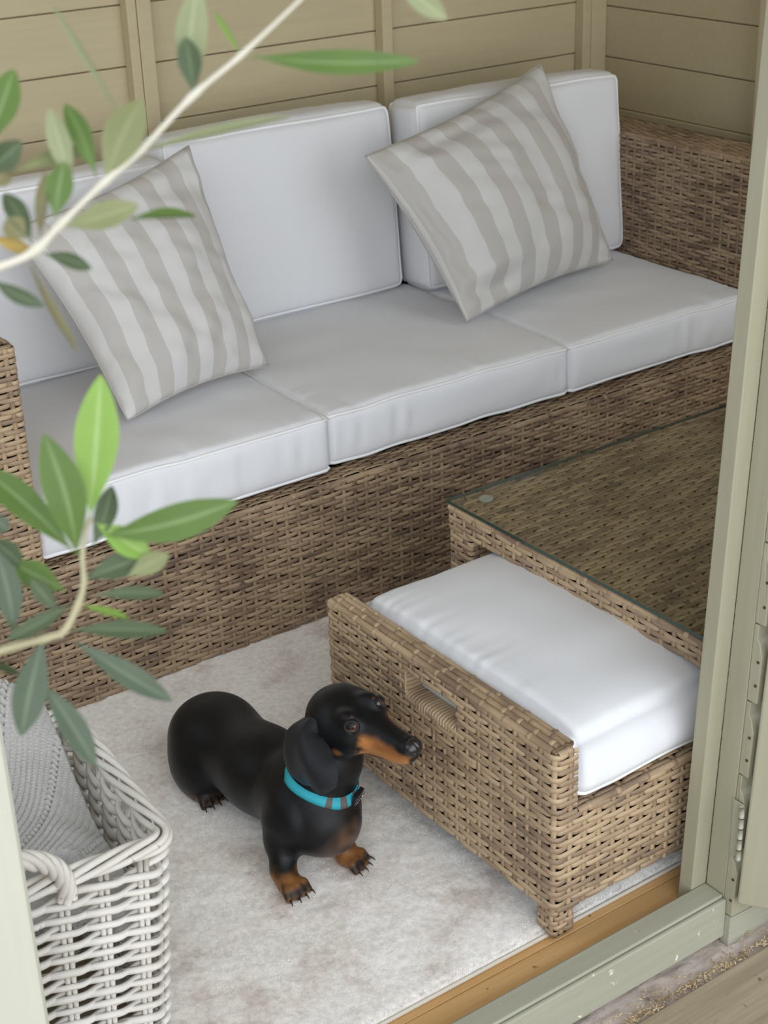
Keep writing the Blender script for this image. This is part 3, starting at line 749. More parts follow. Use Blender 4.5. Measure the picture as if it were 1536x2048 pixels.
foldR = lambda U_, V_: -.022*np.exp(-((U_-.20)**2/.02+(V_-.10)**2/.003)) + .012*np.exp(-((U_-.12)**2/.02+(V_-.19)**2/.002)) - .014*np.exp(-((U_-.35-.4*(V_-.93))**2/.05+(V_-.90)**2/.0022)) - .02*np.exp(-((U_-.07)**2/.0015+(V_-.5)**2/.1))
pillow('striped_pillow', 'larger grey and beige striped pillow tilted onto one corner at the sofa right end',
       [(1.088,.225,.438),(1.618,.345,.440),(1.505,.480,.888),(.965,.405,.778)], .095, 6.3, .45, 40, foldR)
pillow('striped_pillow', 'smaller grey and beige striped pillow at the sofa left end behind the leaves',
       [(.268,.185,.440),(.620,.265,.440),(.585,.455,.850),(.185,.42,.765)], .070, 5.6, .2, 50)

# ================================================================ ottoman pulled out from the table
ott = thing('ottoman', 'low brown rattan ottoman with a hand slot, pulled out beside the dachshund', 'ottoman')
OX, OY0, OY1, OZ, OXE = .294, -.974, -.425, .318, .86
pan = box('side_panel', (OX+.005, OY0+.005, .052), (OX+.032, OY1-.005, OZ-.005), M['core'], ott, bev=0)
bod = box('body', (OX+.032, OY0+.006, .056), (OXE, OY1-.006, .203), M['core'], ott, bev=0)
# the slot is a real opening: replace the panel core by four pieces
bpy.data.objects.remove(pan)
pan = box('side_panel', (OX+.005, OY0+.005, .052), (OX+.032, OY1-.005, .243), M['core'], ott, bev=0)
box('panel_core', (OX+.005, -.634, .243), (OX+.032, OY1-.005, OZ-.005), M['core'], pan, bev=0)
box('panel_core', (OX+.005, OY0+.005, .243), (OX+.032, -.760, OZ-.005), M['core'], pan, bev=0)
box('panel_core', (OX+.005, -.760, .289), (OX+.032, -.634, OZ-.005), M['core'], pan, bev=0)
box('panel_cap', (OX+.003, OY0+.003, OZ-.012), (OX+.033, OY1-.003, OZ-.0015), M['wickert'], pan, bev=.003)
box('slot_lining', (OX+.029, -.765, .235), (OX+.033, -.628, .292), M['panel'], pan, bev=0)
po = Path([(OX+.036,OY1,0), (OX,OY1,0), (OX,OY0,0), (OX+.036,OY0,0)], Zv)
po2 = Path([(OX+.036,OY1,0), (OX,OY1,0), (OX,OY0,0), (OXE,OY0,0)], Zv)
sA = .036+(OY1-(-.634)) - .0039; sB = sA + .126
weave(po2, .050, .209, ott if False else bod, M['wickert'], sep=True, pitch=.0268)
weave(po, .209, .3145, pan, M['wickert'], sep=True, pitch=.0268, skip=(sA, sB, .245, .288))
for nm, (cx, cy) in (('leg',(OX+.019,OY0+.019)),('leg',(OX+.019,OY1-.019)),('leg',(OXE-.02,OY0+.019)),('leg',(OXE-.02,OY1-.019))):
    lg = box('leg', (cx-.013, cy-.013, 0), (cx+.013, cy+.013, .056), M['core'], ott, bev=.002)
    pl = Path([(cx-.0,cy+.017,0),(cx-.017,cy+.017,0),(cx-.017,cy-.017,0),(cx+.017,cy-.017,0),(cx+.017,cy+.017,0),(cx,cy+.017,0)], Zv, r=.005)
    weave(pl, .009, .052, lg, M['wickert'], pitch=.017)
# rim of the panel: three canes with wraps, corner to corner
for j, xx in enumerate((OX+.003, OX+.0135, OX+.0245, OX+.034)):
    pth = Path([(xx, OY1-.003, 0), (xx, OY0+.003, 0)], Zv)
    rim(pth, OZ-.002-(.0015 if j in (0,3) else 0), 0, pan, M['wickert'], wrap=(.052,.034,.045,.06)[j], r=.0058, name='rim_cane')
for yy in (OY0+.002, OY1-.002):
    rim(Path([(OX+.003,yy,0),(OX+.034,yy,0)], Zv), OZ-.004, 0, pan, M['wickert'], wrap=.05, r=.0052, name='rim_cane')
# slot: jamb strips and the wrapped lower lip
A = Acc()
for k in range(6):
    z = .2475+k*.0073
    for yy, sg in ((-.634,-1),(-.760,1)):
        V_, F_, U_ = strip(np.array([(OX-.001,yy,z),(OX+.012,yy+sg*.0015,z),(OX+.032,yy+sg*.0010,z)]), np.array([(0,sg,0)]*3), np.array([(0,0,1.)]*3), .0034, .0016, np.array([0,.012,.03]), k+RID[0]); A.add(V_, F_, U_)
for s_e in (sA-.0030, sB+.0030): A.add(*stake(po, s_e, .2405, .2925, .0085))
A.build('slot_jamb', M['wickert'], pan)
A = Acc()
for k in range(19):
    y = -.636-k*.0066
    pts = np.array([(OX-.0025,y,.236),(OX-.0022,y,.2455),(OX+.004,y,.2488),(OX+.014,y,.2495),(OX+.03,y,.2485)])
    nn_ = np.array([(-1,0,0),(-.8,0,.6),(-.2,0,1),(0,0,1),(0,0,1.)]); RID[0] += 1
    V_, F_, U_ = strip(pts, unit(nn_), np.array([(0,1.,0)]*5), .0031, .0018, np.arange(5)*.01, RID[0]*1.7); A.add(V_, F_, U_)
A.build('slot_lip', M['wickert'], pan)
rim(Path([(OX+.04,OY0,0),(OXE,OY0,0)], Zv), .2075, -.002, bod, M['wickert'], wrap=.054, r=.0056, name='rim_cane')
ptp = Path([(OX+.036,OY0,.209),(OXE,OY0,.209)], (0,1,0)); ptp.N = -ptp.N if ptp.N[0][2] < 0 else ptp.N
weave(ptp, .006, .04, bod, M['wickert'], name='ledge_weave')
def sagO(pos, p):
    x, y, z = p.T
    m_ = .5*(z+1)
    # domed, softly rounded upper edge; lower edge stays at the piping
    pos[:,0] -= np.sign(x)*.012*m_**2*np.abs(x)**6; pos[:,1] -= np.sign(y)*.020*m_**2*np.abs(y)**6
    pos[:,2] += (z > -.5)*(-.016)*(np.abs(y)**5)*m_
    pos[:,2] += (z > .98)*.0035*vnoise(y*22, 0*y, 77)*np.exp(-(1+x)*.28/.035)*ss(-.9,.2,y)
    return pos
cushion('ottoman_cushion', 'thick white cushion with piped lower edge lying on the pulled-out ottoman', 'cushion', None,
        (.612, -.697, .2135+.055), (.555, .548, .102), r=.026, crown=.010, seams=(-1,), seed=61, sag=sagO, bulge=.008, pucker=.001)

# ================================================================ glass-topped table
tab = thing('coffee_table', 'low brown rattan coffee table with a clear glass top beside the sofa', 'table')
TX0, TX1, TY0, TY1, TZ = .595, 1.33, -1.022, -.350, .3685
top_ = box('table_frame', (TX0+.006, TY0+.006, .330), (TX1-.006, TY1-.006, TZ-.005), M['core'], tab, bev=0)
pt = Path([(TX0,TY0,TZ-.003),(TX1,TY0,TZ-.003)], (0,1,0)); pt.N = -pt.N if pt.N[0][2] < 0 else pt.N
weave(pt, .012, TY1-TY0-.004, top_, M['wicker'], name='top_weave', rowh=.0093)
pp = Path([(TX0+.2,TY1,0),(TX0,TY1,0),(TX0,TY0,0),(TX1,TY0,0)], Zv)
weave(pp, .324, TZ-.006, top_, M['wickert'], name='apron_weave', ph=.3)
rim(Path([(TX0,TY1,0),(TX0,TY0,0)], Zv), TZ-.006, -.002, top_, M['wickert'], wrap=.054, r=.0052, name='rim_cane')
A = Acc(); k = 0; y = TY1-.010
while y > TY0+.01:
    k += 1
    pts = np.array([(TX0+.0005,y,TZ-.004),(TX0+.003,y+.0006,TZ-.0005),(TX0+.009,y+.0015,TZ-.001),(TX0+.014,y+.002,TZ-.004)])
    V_, F_, U_ = strip(pts, unit(np.array([(-1,0,.2),(-.4,0,1),(.2,0,1),(.6,0,1.)])), np.array([(0,1.,0)]*4), .0029, .0014, np.arange(4)*.005, k*1.3+9); A.add(V_, F_, U_); y -= .0072
A.build('edge_binding', M['wickert'], top_, kind='stuff')
for cx, cy in ((TX0+.03,TY1-.031),(TX0+.03,TY0+.0225),(TX1-.03,TY1-.031),(TX1-.03,TY0+.0225)):
    hy = .028 if cy > -.6 else .019
    lg = box('leg', (cx-.023, cy-hy+.004, .0), (cx+.023, cy+hy-.004, .332), M['core'], tab, bev=.002)
    pl = Path([(cx,cy+hy,0),(cx-.028,cy+hy,0),(cx-.028,cy-hy,0),(cx+.028,cy-hy,0),(cx+.028,cy+hy,0),(cx,cy+hy,0)], Zv, r=.006)
    weave(pl, .006, .326, lg, M['wickert'])
gl = box('glass_top', (TX0-.003, TY0-.002, TZ+.0028), (TX1+.003, TY1+.003, TZ+.0083), M['glass'], tab, bev=0)
gl.data.materials.append(M['gedge'])
for p_ in gl.data.polygons:
    if abs(p_.normal.z) < .5: p_.material_index = 1
for cx, cy in ((.655,-.377),(.655,-.99),(1.272,-.377),(1.272,-.99)):
    a = np.linspace(0, 2*PI, 24, endpoint=False)
    ring = np.stack([cx+.0125*np.cos(a), cy+.0125*np.sin(a)], 1)
    V_ = np.concatenate([np.c_[ring, np.full(24, TZ+.0004)], np.c_[ring, np.full(24, TZ+.0026)]])
    mk('glass_pad', V_, [tuple(range(23,-1,-1)), tuple(range(24,48))]+[(j,(j+1)%24,24+(j+1)%24,24+j) for j in range(24)], M['pad'], tab, smooth=False)
# ================================================================ dachshund
def sd_cone(p, a, b, ra, rb):
    a = np.array(a); b = np.array(b); ba = b-a; pa = p-a
    h = np.clip((pa@ba)/(ba@ba), 0, 1); return np.linalg.norm(pa-h[...,None]*ba, axis=-1)-(ra+(rb-ra)*h)
def sd_ell(p, c, r, R_=None):
    q = p-np.array(c)
    if R_ is not None: q = q@R_
    r = np.array(r); k0 = np.linalg.norm(q/r, axis=-1); k1 = np.linalg.norm(q/(r*r), axis=-1)
    return k0*(k0-1)/np.maximum(k1, 1e-6)
def surface_nets(D, org, h):
    nx, ny, nz = D.shape; S = D < 0
    cells = np.zeros((nx-1,ny-1,nz-1), bool); cnt = np.zeros(cells.shape, np.int8)
    for dx in (0,1):
        for dy in (0,1):
            for dz in (0,1): cnt += S[dx:nx-1+dx, dy:ny-1+dy, dz:nz-1+dz]
    act = (cnt > 0) & (cnt < 8); ci = np.argwhere(act); idx = -np.ones(act.shape, np.int64); idx[act] = np.arange(len(ci))
    acc = np.zeros((len(ci),3)); num = np.zeros(len(ci))
    cor = [(a,b,c) for a in (0,1) for b in (0,1) for c in (0,1)]
    for a in cor:
        for ax in range(3):
            if a[ax] == 1: continue
            b = list(a); b[ax] = 1; b = tuple(b)
            da = D[ci[:,0]+a[0], ci[:,1]+a[1], ci[:,2]+a[2]]; db = D[ci[:,0]+b[0], ci[:,1]+b[1], ci[:,2]+b[2]]
            m = (da < 0) != (db < 0); t = da[m]/(da[m]-db[m]); P = np.tile(np.array(a, float), (m.sum(),1)); P[:,ax] += t
            acc[m] += P; num[m] += 1
    V = (ci+acc/num[:,None])*h+np.array(org)
    F = []
    for ax in range(3):
        u, v = [(1,2),(2,0),(0,1)][ax]
        sl0 = [slice(None)]*3; sl1 = [slice(None)]*3; sl0[ax] = slice(0,-1); sl1[ax] = slice(1,None)
        e0 = S[tuple(sl0)]; e1 = S[tuple(sl1)]; ch = np.argwhere(e0 != e1); ok = (ch[:,u] > 0) & (ch[:,v] > 0) & (ch[:,u] < D.shape[u]-1) & (ch[:,v] < D.shape[v]-1); ch = ch[ok]
        ins = e0[ch[:,0],ch[:,1],ch[:,2]]
        def g(du, dv): c = ch.copy(); c[:,u] -= du; c[:,v] -= dv; return idx[c[:,0],c[:,1],c[:,2]]
        q = np.stack([g(1,1), g(0,1), g(0,0), g(1,0)], 1); q[~ins] = q[~ins][:, ::-1]; F.append(q)
    return V, np.concatenate(F)
def smooth_mesh(V, F, it=3, lam=.5):
    E = np.concatenate([F[:,[0,1]],F[:,[1,2]],F[:,[2,3]],F[:,[3,0]]])
    for _ in range(it):
        S = np.zeros_like(V); c = np.zeros(len(V))
        for k in range(3): S[:,k] = np.bincount(E[:,0], V[E[:,1],k], len(V))+np.bincount(E[:,1], V[E[:,0],k], len(V))
        c = np.bincount(E[:,0], minlength=len(V))+np.bincount(E[:,1], minlength=len(V))
        V = V+lam*(S/c[:,None]-V)
    return V
# head frame
HM = unit(np.array(DOG_M)); HL = np.array(DOG_L); HL = unit(HL-HM*(HL@HM)); HT = np.cross(HM, HL); HT = HT if HT[2] > 0 else -HT
HS = np.array(DOG_S); HR = np.stack([HM, HL, HT], 1)      # columns: forward, lateral, up
KH = 1.22
def H(f, l, t): return HS+(HM*f+HL*l+HT*t)*KH
GZ = .0125
PRIM = []                                                  # (function, blend radius)
def cone(a, b, ra, rb, k=.02): PRIM.append((lambda p: sd_cone(p, a, b, ra, rb), k))
def ell(c, r, R_=None, k=.02):
    if R_ is not None: r = tuple(x*KH for x in r)
    PRIM.append((lambda p: sd_ell(p, c, r, R_), k))
# trunk
ell((.119,-.335,.082), (.074,.080,.070), k=.02)
cone((.119,-.350,.090), (.126,-.480,.096), .066, .064, .03)
cone((.126,-.480,.096), (.127,-.600,.104), .064, .063, .03)
ell((.128,-.632,.098), (.062,.058,.060), k=.03)
ell((.131,-.668,.098), (.036,.030,.040), k=.03)                  # breastbone
cone((.127,-.600,.118), (.152,-.632,.185), .057, .045, .03)      # neck
cone((.152,-.632,.185), H(-.010,0,-.014), .045, .040, .022)
# haunches and hind legs
for sx in (-1, 1):
    hx = .112+sx*.040
    ell((hx+sx*.006, -.356, .060), (.034,.056,.052), k=.012)
    cone((hx, -.320, .030), (hx-.002, -.372, .026), .022, .017, .015)
    fx = .066 if sx < 0 else .160
    cone((fx, -.350, GZ+.014), (fx, -.393, GZ+.013), .016, .0155, .012)
# shoulders and front legs
for sx, el, wr_, pw in ((-1, (.072,-.615,.066), (.056,-.640,.036), (.052,-.660,.026)), (1, (.166,-.622,.066), (.158,-.642,.038), (.156,-.662,.027))):
    ell((.126+sx*.047, -.620, .100), (.026,.042,.048), k=.011)
    cone((.126+sx*.046, -.610, .090), el, .030, .024, .018)
    cone(el, wr_, .024, .0175, .015); cone(wr_, pw, .0175, .018, .012)
def toes(c, d, n=4, ln=.026, spread=.0088, r=.0072):
    d = unit(np.array([d[0], d[1], 0])); s = np.array([-d[1], d[0], 0]); out = []
    c = np.array(c)
    for i in range(n):
        k = i-(n-1)/2; fwd = ln*(1-.10*abs(k)*1.1); a = c+s*k*spread*.75
        mid = c+d*fwd*.62+s*k*spread*1.15; mid[2] = GZ+.0155
        tip = c+d*fwd+s*k*spread*1.38; tip[2] = GZ+.0065
        a[2] = GZ+.016
        cone(a, mid, r*1.05, r, .006); cone(mid, tip, r, r*.82, .004)
        out.append((tip, unit(d+s*k*.16), r))
    return out
TO = []
TO += toes((.052,-.663,.02), (.10,-1)); TO += toes((.156,-.665,.02), (.55,-1)); TO += toes((.066,-.392,.02), (.12,-1), ln=.020, r=.0066); TO += toes((.160,-.392,.02), (.15,-1), ln=.020, r=.0066)
# skull, muzzle, jaw
ell(H(.004,0,-.009), (.046,.037,.0285), HR, .02)
ell(H(-.010,0,-.016), (.042,.037,.031), HR, .02)
for sx in (-1, 1):
    ell(H(.029,sx*.018,.011), (.018,.012,.016), HR, .014)         # brows
    ell(H(.018,sx*.024,-.014), (.032,.017,.022), HR, .014)        # cheeks
ell(H(.044,0,-.006), (.036,.0215,.0200), HR, .016)
cone(H(.046,0,-.014), H(.103,0,-.0080), .0260, .0190, .014)
ell(H(.080,.0070,-.015), (.032,.0115,.0150), HR, .008)
ell(H(.080,-.0070,-.015), (.032,.0115,.0150), HR, .008)
ell(H(.107,0,-.003), (.011,.0115,.0115), HR, .006)
LIP = len(PRIM)
cone(H(.022,0,-.032), H(.092,0,-.0280), .0240, .0110, .004)       # lower jaw
h_ = .0022; lo = np.array([.015,-.835,.002]); hi = np.array([.275,-.235,.345]); N_ = np.ceil((hi-lo)/h_).astype(int)
gx = [lo[k]+np.arange(N_[k])*h_ for k in range(3)]
D = np.full(tuple(N_), 1.0, np.float32)
def bbox_of(fn_args): pass
def eval_prims(prims, D):
    # coarse pass for each primitive's reach, fine pass only inside it
    st = 8; cx = np.stack(np.meshgrid(gx[0][::st], gx[1][::st], gx[2][::st], indexing='ij'), -1)
    for fn, k in prims:
        c = fn(cx); m = np.argwhere(c < k+h_*st*1.8+.004)
        if not len(m): continue
        a = np.maximum(m.min(0)*st-st, 0); b = np.minimum((m.max(0)+2)*st, N_)
        g = np.stack(np.meshgrid(gx[0][a[0]:b[0]], gx[1][a[1]:b[1]], gx[2][a[2]:b[2]], indexing='ij'), -1)
        d = fn(g); sub = D[a[0]:b[0], a[1]:b[1], a[2]:b[2]]
        hh = np.clip(.5+.5*(sub-d)/k, 0, 1); sub[...] = d*hh+sub*(1-hh)-k*hh*(1-hh)
    return D
D = eval_prims(PRIM, D)
# eye sockets
gg = None
for sx in (-1, 1):
    c = H(.0400, sx*.0232, .0145)
    ia = np.floor((c-.02-lo)/h_).astype(int); ib = ia+int(.04/h_)
    g = np.stack(np.meshgrid(gx[0][ia[0]:ib[0]], gx[1][ia[1]:ib[1]], gx[2][ia[2]:ib[2]], indexing='ij'), -1)
    sub = D[ia[0]:ib[0], ia[1]:ib[1], ia[2]:ib[2]]; d = np.linalg.norm(g-c, axis=-1)-.0095; sub[...] = np.maximum(sub, -d)
V, F = surface_nets(D, lo, h_); V = smooth_mesh(V, F, 3, .5)
V[:,2] = np.maximum(V[:,2], GZ-.0005)
# coat colours: black with tan points
def sm(d, r, w=.006): return 1-np.clip((d-r)/w+.5, 0, 1)
nz = np.array([mn.noise(Vector(v*60)) for v in V]); nz2 = np.array([mn.noise(Vector(v*150)) for v in V])
q = (V-HS)@HR/KH; f_, l_, t_ = q.T; al = np.abs(l_)
BLK = np.array([.0045,.0047,.0055]); TAN = np.array([.40,.17,.05]); RUST = np.array([.16,.055,.018]); BRN = np.array([.050,.030,.022])
colr = np.tile(BLK, (len(V),1))
def lay(mask, c): 
    global colr
    mask = np.clip(mask, 0, 1)[:,None]; colr = colr*(1-mask)+np.array(c)*mask
head = sm(np.linalg.norm(V-H(.03,0,-.005), axis=1), .140, .01)*(f_ > -.05)
mz = ss(.042,.054,f_+.010*nz+.004*nz2-.35*(t_+.012))*ss(.0065,.0125,al+.003*nz2)*(1-ss(-.006,.004,t_+.16*(f_-.085)+.002*nz))*ss(-.050,-.043,t_)
lay(mz*head, TAN)
lay(mz*head*ss(.058,.075,f_)*ss(-.017,-.004,t_)*.75, RUST)
lay(head*ss(.060,.075,f_)*(1-ss(-.032,-.024,t_))*ss(-.050,-.044,t_), np.array([.42,.22,.10]))            # lower lip
lay(head*sm(np.linalg.norm(V-H(.022,-.040,-.024), axis=1), .0065, .008), TAN*.7)    # cheek spot
lay(head*sm(np.linalg.norm(V-H(.022,.040,-.024), axis=1), .0065, .008), TAN*.7)
lay(head*sm(np.linalg.norm(V-H(.040,-.019,.0270), axis=1), .0036, .004)*.8, TAN*.4)
lay(head*sm(np.linalg.norm(V-H(.040,.019,.0270), axis=1), .0036, .004)*.8, TAN*.4)
lay(head*ss(.022,.045,f_)*(1-ss(-.050,-.040,t_))*.35, BRN*1.5)
lay(sm(np.linalg.norm((V-np.array((.133,-.690,.062)))*np.array((1,.8,1.2)), axis=1), .040, .03)*(.75+.5*nz), BRN*1.3)
lay(sm(np.linalg.norm((V-np.array((.140,-.700,.085)))*np.array((.9,.8,1)), axis=1), .030, .02)*.55*(.7+.8*nz), np.array([.13,.065,.035]))
lay(head*ss(.040,.05,f_)*np.exp(-((t_+.0335-.08*(f_-.06))/.0022)**2)*(al > .004), BLK)
def legmask(c, r, zt): return (1-ss(zt-.012, zt+.006, V[:,2]+.006*nz))*sm(np.linalg.norm((V-np.array(c))[:,:2], axis=1), r, .01)
for c in ((.053,-.662),(.158,-.664)):
    lm = legmask((*c,0), .052, .044)
    lay(lm*(V[:,1] < -.612), TAN*(.55)); lay(lm*.75*ss(.0,.45,nz+.3*nz2), BLK*2)
for c in ((.066,-.395),(.160,-.395)): lay(legmask((*c,0), .034, .034), TAN*.35); lay(legmask((*c,0), .034, .036)*ss(-.15,.1,nz2), BLK)
for tip, d, r in TO:
    lay(sm(np.linalg.norm(V-(tip-d*.004+np.array([0,0,.006])), axis=1), .0085, .006)*.9, BLK*1.5)
    side = np.linalg.norm((V-(tip-d*.010+np.array([0,0,.004])))*np.array((1,1,1)), axis=1)
    lay(sm(side, .0050, .004)*(.15+.5*nz), TAN*.7)
dog = thing('dachshund', 'black and tan smooth-haired dachshund in a turquoise collar looking out from the rug', 'dog', loc=(.12,-.5,GZ))
body = mk('body', V, F, M['coat'], dog, col=colr)
# ears: one broad hanging flap each side, thick and curved
def ear(sx, root_f, root_t, pts, widths, name='ear'):
    """centre line pts (world), width vectors; a flap with thickness and a rolled front edge"""
    C_ = spline(pts, 22); Wv = spline(widths, 22); n = 22; m = 15
    T_ = unit(np.gradient(C_, axis=0)); a = np.linspace(-1, 1, m)
    W = np.linalg.norm(Wv, axis=1); Wd = unit(Wv-T_*(Wv*T_).sum(1)[:,None]); Nn = unit(np.cross(T_, Wd))
    out = np.array([-1,-.25,.2])*(-sx)*-1 if False else (HL*sx); Nn = Nn*np.sign((Nn@out))[:,None]
    th = .0030
    O_ = []; I_ = []
    for j, aj in enumerate(a):
        bend = -(.012*aj**2)+.003*math.sin(aj*4)
        P = C_+Wd*(W*aj)[:,None]+Nn*(bend*(W/.035))[:,None]
        e = th*math.sqrt(max(0, 1-abs(aj)**6))
        O_.append(P+Nn*e); I_.append(P-Nn*e)
    O_ = np.stack(O_, 1); I_ = np.stack(I_, 1)
    ring = np.concatenate([O_, I_[:, ::-1]], 1); k = ring.shape[1]
    V_ = ring.reshape(-1,3); F_ = grid_faces(n, k, False, True)
    tip = C_[-1]; V_ = np.vstack([V_, C_[0], tip+T_[-1]*.002]); kk = len(V_)-2
    fl = [tuple(x) for x in F_]+[(kk, (j+1) % k, j) for j in range(k)]+[(kk+1, (n-1)*k+j, (n-1)*k+(j+1) % k) for j in range(k)]
    cc = np.tile(np.array([.015,.016,.0185]), (len(V_),1))  # paler than the body: blue-grey sheen put into the ear colour
    o = mk(name, V_, fl, M['coat'], dog, col=cc); s_ = o.modifiers.new('sub', 'SUBSURF'); s_.levels = 1; s_.render_levels = 2
    return o
for sx in (-1, 1):
    E_ = lambda f, l, t: HS+HM*f+HL*l*sx+HT*t
    dn = np.array([0,0,-1.0]); outv = HL*sx
    p0 = E_(-.034,.036,-.006); p1 = E_(-.036,.048,-.020); p2 = E_(-.038,.056,-.045); p3 = E_(-.036,.060,-.075); p4 = E_(-.028,.060,-.105); p5 = E_(-.022,.058,-.122)
    wv = HM
    if sx < 0: p0, p1, p2, p3, p4, p5 = [np.array(q_) for q_ in ((.126,-.627,.266),(.104,-.634,.256),(.092,-.648,.238),(.087,-.668,.216),(.090,-.684,.196),(.096,-.691,.184))]
    ear(sx, 0, 0, [p0,p1,p2,p3,p4,p5], [wv*.016+HT*.004, wv*.029, wv*.040, wv*.048, wv*.049, wv*.037])
# eyes, nose, claws
for sx in (-1, 1):
    c = H(.0398, sx*.0226, .0148); look = unit(HM*.62+HL*sx*.70+HT*.40)
    g = unit(np.array([(math.sin(a)*math.cos(b), math.sin(a)*math.sin(b), math.cos(a)) for a in np.linspace(.001, PI-.001, 25) for b in np.linspace(0, 2*PI, 33)]))
    V_ = c+g*.0102; ca = g@look
    cc = np.where(ca[:,None] > .90, [[.004,.003,.003]], np.where(ca[:,None] > .60, [[.085,.024,.010]], [[.012,.008,.007]]))
    mk('eye', V_, grid_faces(25, 33), M['eye'], dog, col=cc)
    lidn = unit(HT*.86-HM*.20+HL*sx*.30); cap_ = g.reshape(25,33,3); keep = ((g@lidn) > .30)
    gl_ = grid_faces(25, 33); gl_ = gl_[keep[gl_].all(1)]
    mk('upper_eyelid', c+g*.0109, gl_, M['coat'], dog, col=np.tile(BLK*1.6, (len(g),1)))
    # lid rims
    ex = unit(np.cross(look, HT)); ey = np.cross(ex, look)
    a = np.linspace(0, 2*PI, 28, endpoint=False)
    ringp = c+look*.0058+(ex[None]*np.cos(a)[:,None]*.0094+ey[None]*np.sin(a)[:,None]*.0078)
    o = mk('eyelid', *tube_arr(ringp, .0016, 7, True)[:2], M['coat'], dog, col=np.tile(np.array([.030,.022,.022]), (28*7,1)))
nf = []
gy = np.array([(math.sin(a)*math.cos(b), math.sin(a)*math.sin(b), math.cos(a)) for a in np.linspace(.001, PI-.001, 33) for b in np.linspace(0, 2*PI, 49)])
rn = np.array([.0125,.0150,.0130]); P_ = gy*rn
for sy in (-1, 1):
    dd = np.linalg.norm((P_-np.array([.0108, sy*.0074, -.0010]))*np.array([1,1,1.2]), axis=1); P_ = P_-gy*(.0034*np.exp(-(dd/.0026)**2))[:,None]
P_[:,0] -= .0018*np.exp(-(P_[:,1]/.0012)**2)*(P_[:,0] > 0)
mk('nose', H(.1125,0,-.0005)+P_@HR.T, grid_faces(33, 49), M['nose'], dog)
for tip, d, r in TO:
    b0 = np.array(tip)+d*r*.45+np.array([0,0,.0015]); pts = [b0, b0+d*.0055+np.array([0,0,-.0005]), b0+d*.0095+np.array([0,0,-.0040])]
    pts[2][2] = max(pts[2][2], GZ+.0008)
    tube('claw', spline(pts, 6), np.linspace(.0023,.0006,6), M['claw'], dog, 7)
# mouth line (kept in the coat colours)
ml = [H(.036,-.0225,-.0245), H(.055,-.0185,-.0250), H(.080,-.0150,-.0225), H(.105,-.0105,-.0200), H(.119,0,-.0185)]
# collar
col_ = tag(empty('collar', (0,0,0)), None); put(col_, dog); col_.location = Vector((0,0,0))-dog.location
CN0 = np.array(COLLAR_C); ax = unit(np.array(COLLAR_AX)); cu = unit(np.cross(ax, (1,0,0))); cu = cu if cu[1] < 0 else -cu; cs = np.cross(ax, cu); cs = cs if cs[0] > 0 else -cs
nn = 96; Rr = []
def field(P):
    d = np.full(len(P), 1.0)
    for fn, k in PRIM[:LIP]:
        e = fn(P); h = np.clip(.5+.5*(d-e)/k, 0, 1); d = e*h+d*(1-h)-k*h*(1-h)
    return d
ang = np.linspace(0, 2*PI, nn, endpoint=False)
def ringat(off, extra):
    dirs = np.cos(ang)[:,None]*cu+np.sin(ang)[:,None]*cs; lo_ = np.full(nn, .012); hi_ = np.full(nn, .10)
    for _ in range(22):
        mid = (lo_+hi_)/2; P = CN0+ax*off+dirs*mid[:,None]; d = field(P); ins = d < 0; lo_ = np.where(ins, mid, lo_); hi_ = np.where(ins, hi_, mid)
    r = np.minimum(lo_, .066); k = np.array([.25,.5,.25]); 
    for _ in range(6): r = .25*np.roll(r,1)+.5*r+.25*np.roll(r,-1)
    return CN0+ax*off+dirs*(r+extra)[:,None], dirs
wd = .0062
r1, dirs = ringat(-wd, .0026); r2, _ = ringat(wd, .0026); r1i = r1-dirs*.0020; r2i = r2-dirs*.0020
prof = np.stack([r1i, r1, (r1+r2)/2+dirs*.0006, r2, r2i], 1)
# coloured lengths of webbing: alternate turquoise and grey along the strap
segs = []; 
cuts = [0,5,8,13,16,19,24,32,48,64,80,85,88,92,96]
for i, (a_, b_) in enumerate(zip(cuts[:-1], cuts[1:])):
    ids = [(j % nn) for j in range(a_, b_+1)]; P = prof[ids]
    # slanted ends where colours meet
    m_ = M['collar_teal'] if i % 2 == 0 or b_-a_ > 9 else M['collar_grey']
    o = mk('webbing', P.reshape(-1,3), grid_faces(len(ids), 5, False, True), m_, col_)
    if i % 2 == 1: o['label'] = 'grey stripe across the turquoise webbing'
def atring(k, out=0., along=0.):
    i = int(k) % nn; c = (r1[i]+r2[i])/2; return c+dirs[i]*out+ax*along
# buckle and ring sit on the front of the throat
kb = BUCK; tb = unit(atring(kb+2)-atring(kb-2)); cb = atring(kb, .0042)
def obox(name, c, X, Y, Z, hx, hy, hz, m, par, bev=.0015):
    c = np.array(c); V_ = [c+X*sx*hx+Y*sy*hy+Z*sz*hz for sz in (-1,1) for sx, sy in ((-1,-1),(1,-1),(1,1),(-1,1))]
    o = mk(name, V_, [(0,3,2,1),(4,5,6,7),(0,1,5,4),(1,2,6,5),(2,3,7,6),(3,0,4,7)], m, par, smooth=False); addbevel(o, bev); return o
obox('buckle', cb, tb, ax, dirs[kb % nn], .0150, .0088, .0036, M['black'], col_)
obox('buckle_plate', cb+dirs[kb % nn]*.0042-ax*.004, tb, ax, dirs[kb % nn], .0095, .0016, .0006, M['metal'], col_, .0004)
kr = kb+6; c = atring(kr, .0048); tt = unit(atring(kr+1)-atring(kr-1)); a = np.linspace(0, 2*PI, 28, endpoint=False)
rp3 = c-ax*.006+(np.cos(a)[:,None]*(-ax)[None]+np.sin(a)[:,None]*(tt*.3+dirs[kr % nn]*.9)[None])*.0085
tube('ring', rp3, .0012, M['metal'], col_, 7, closed=True)

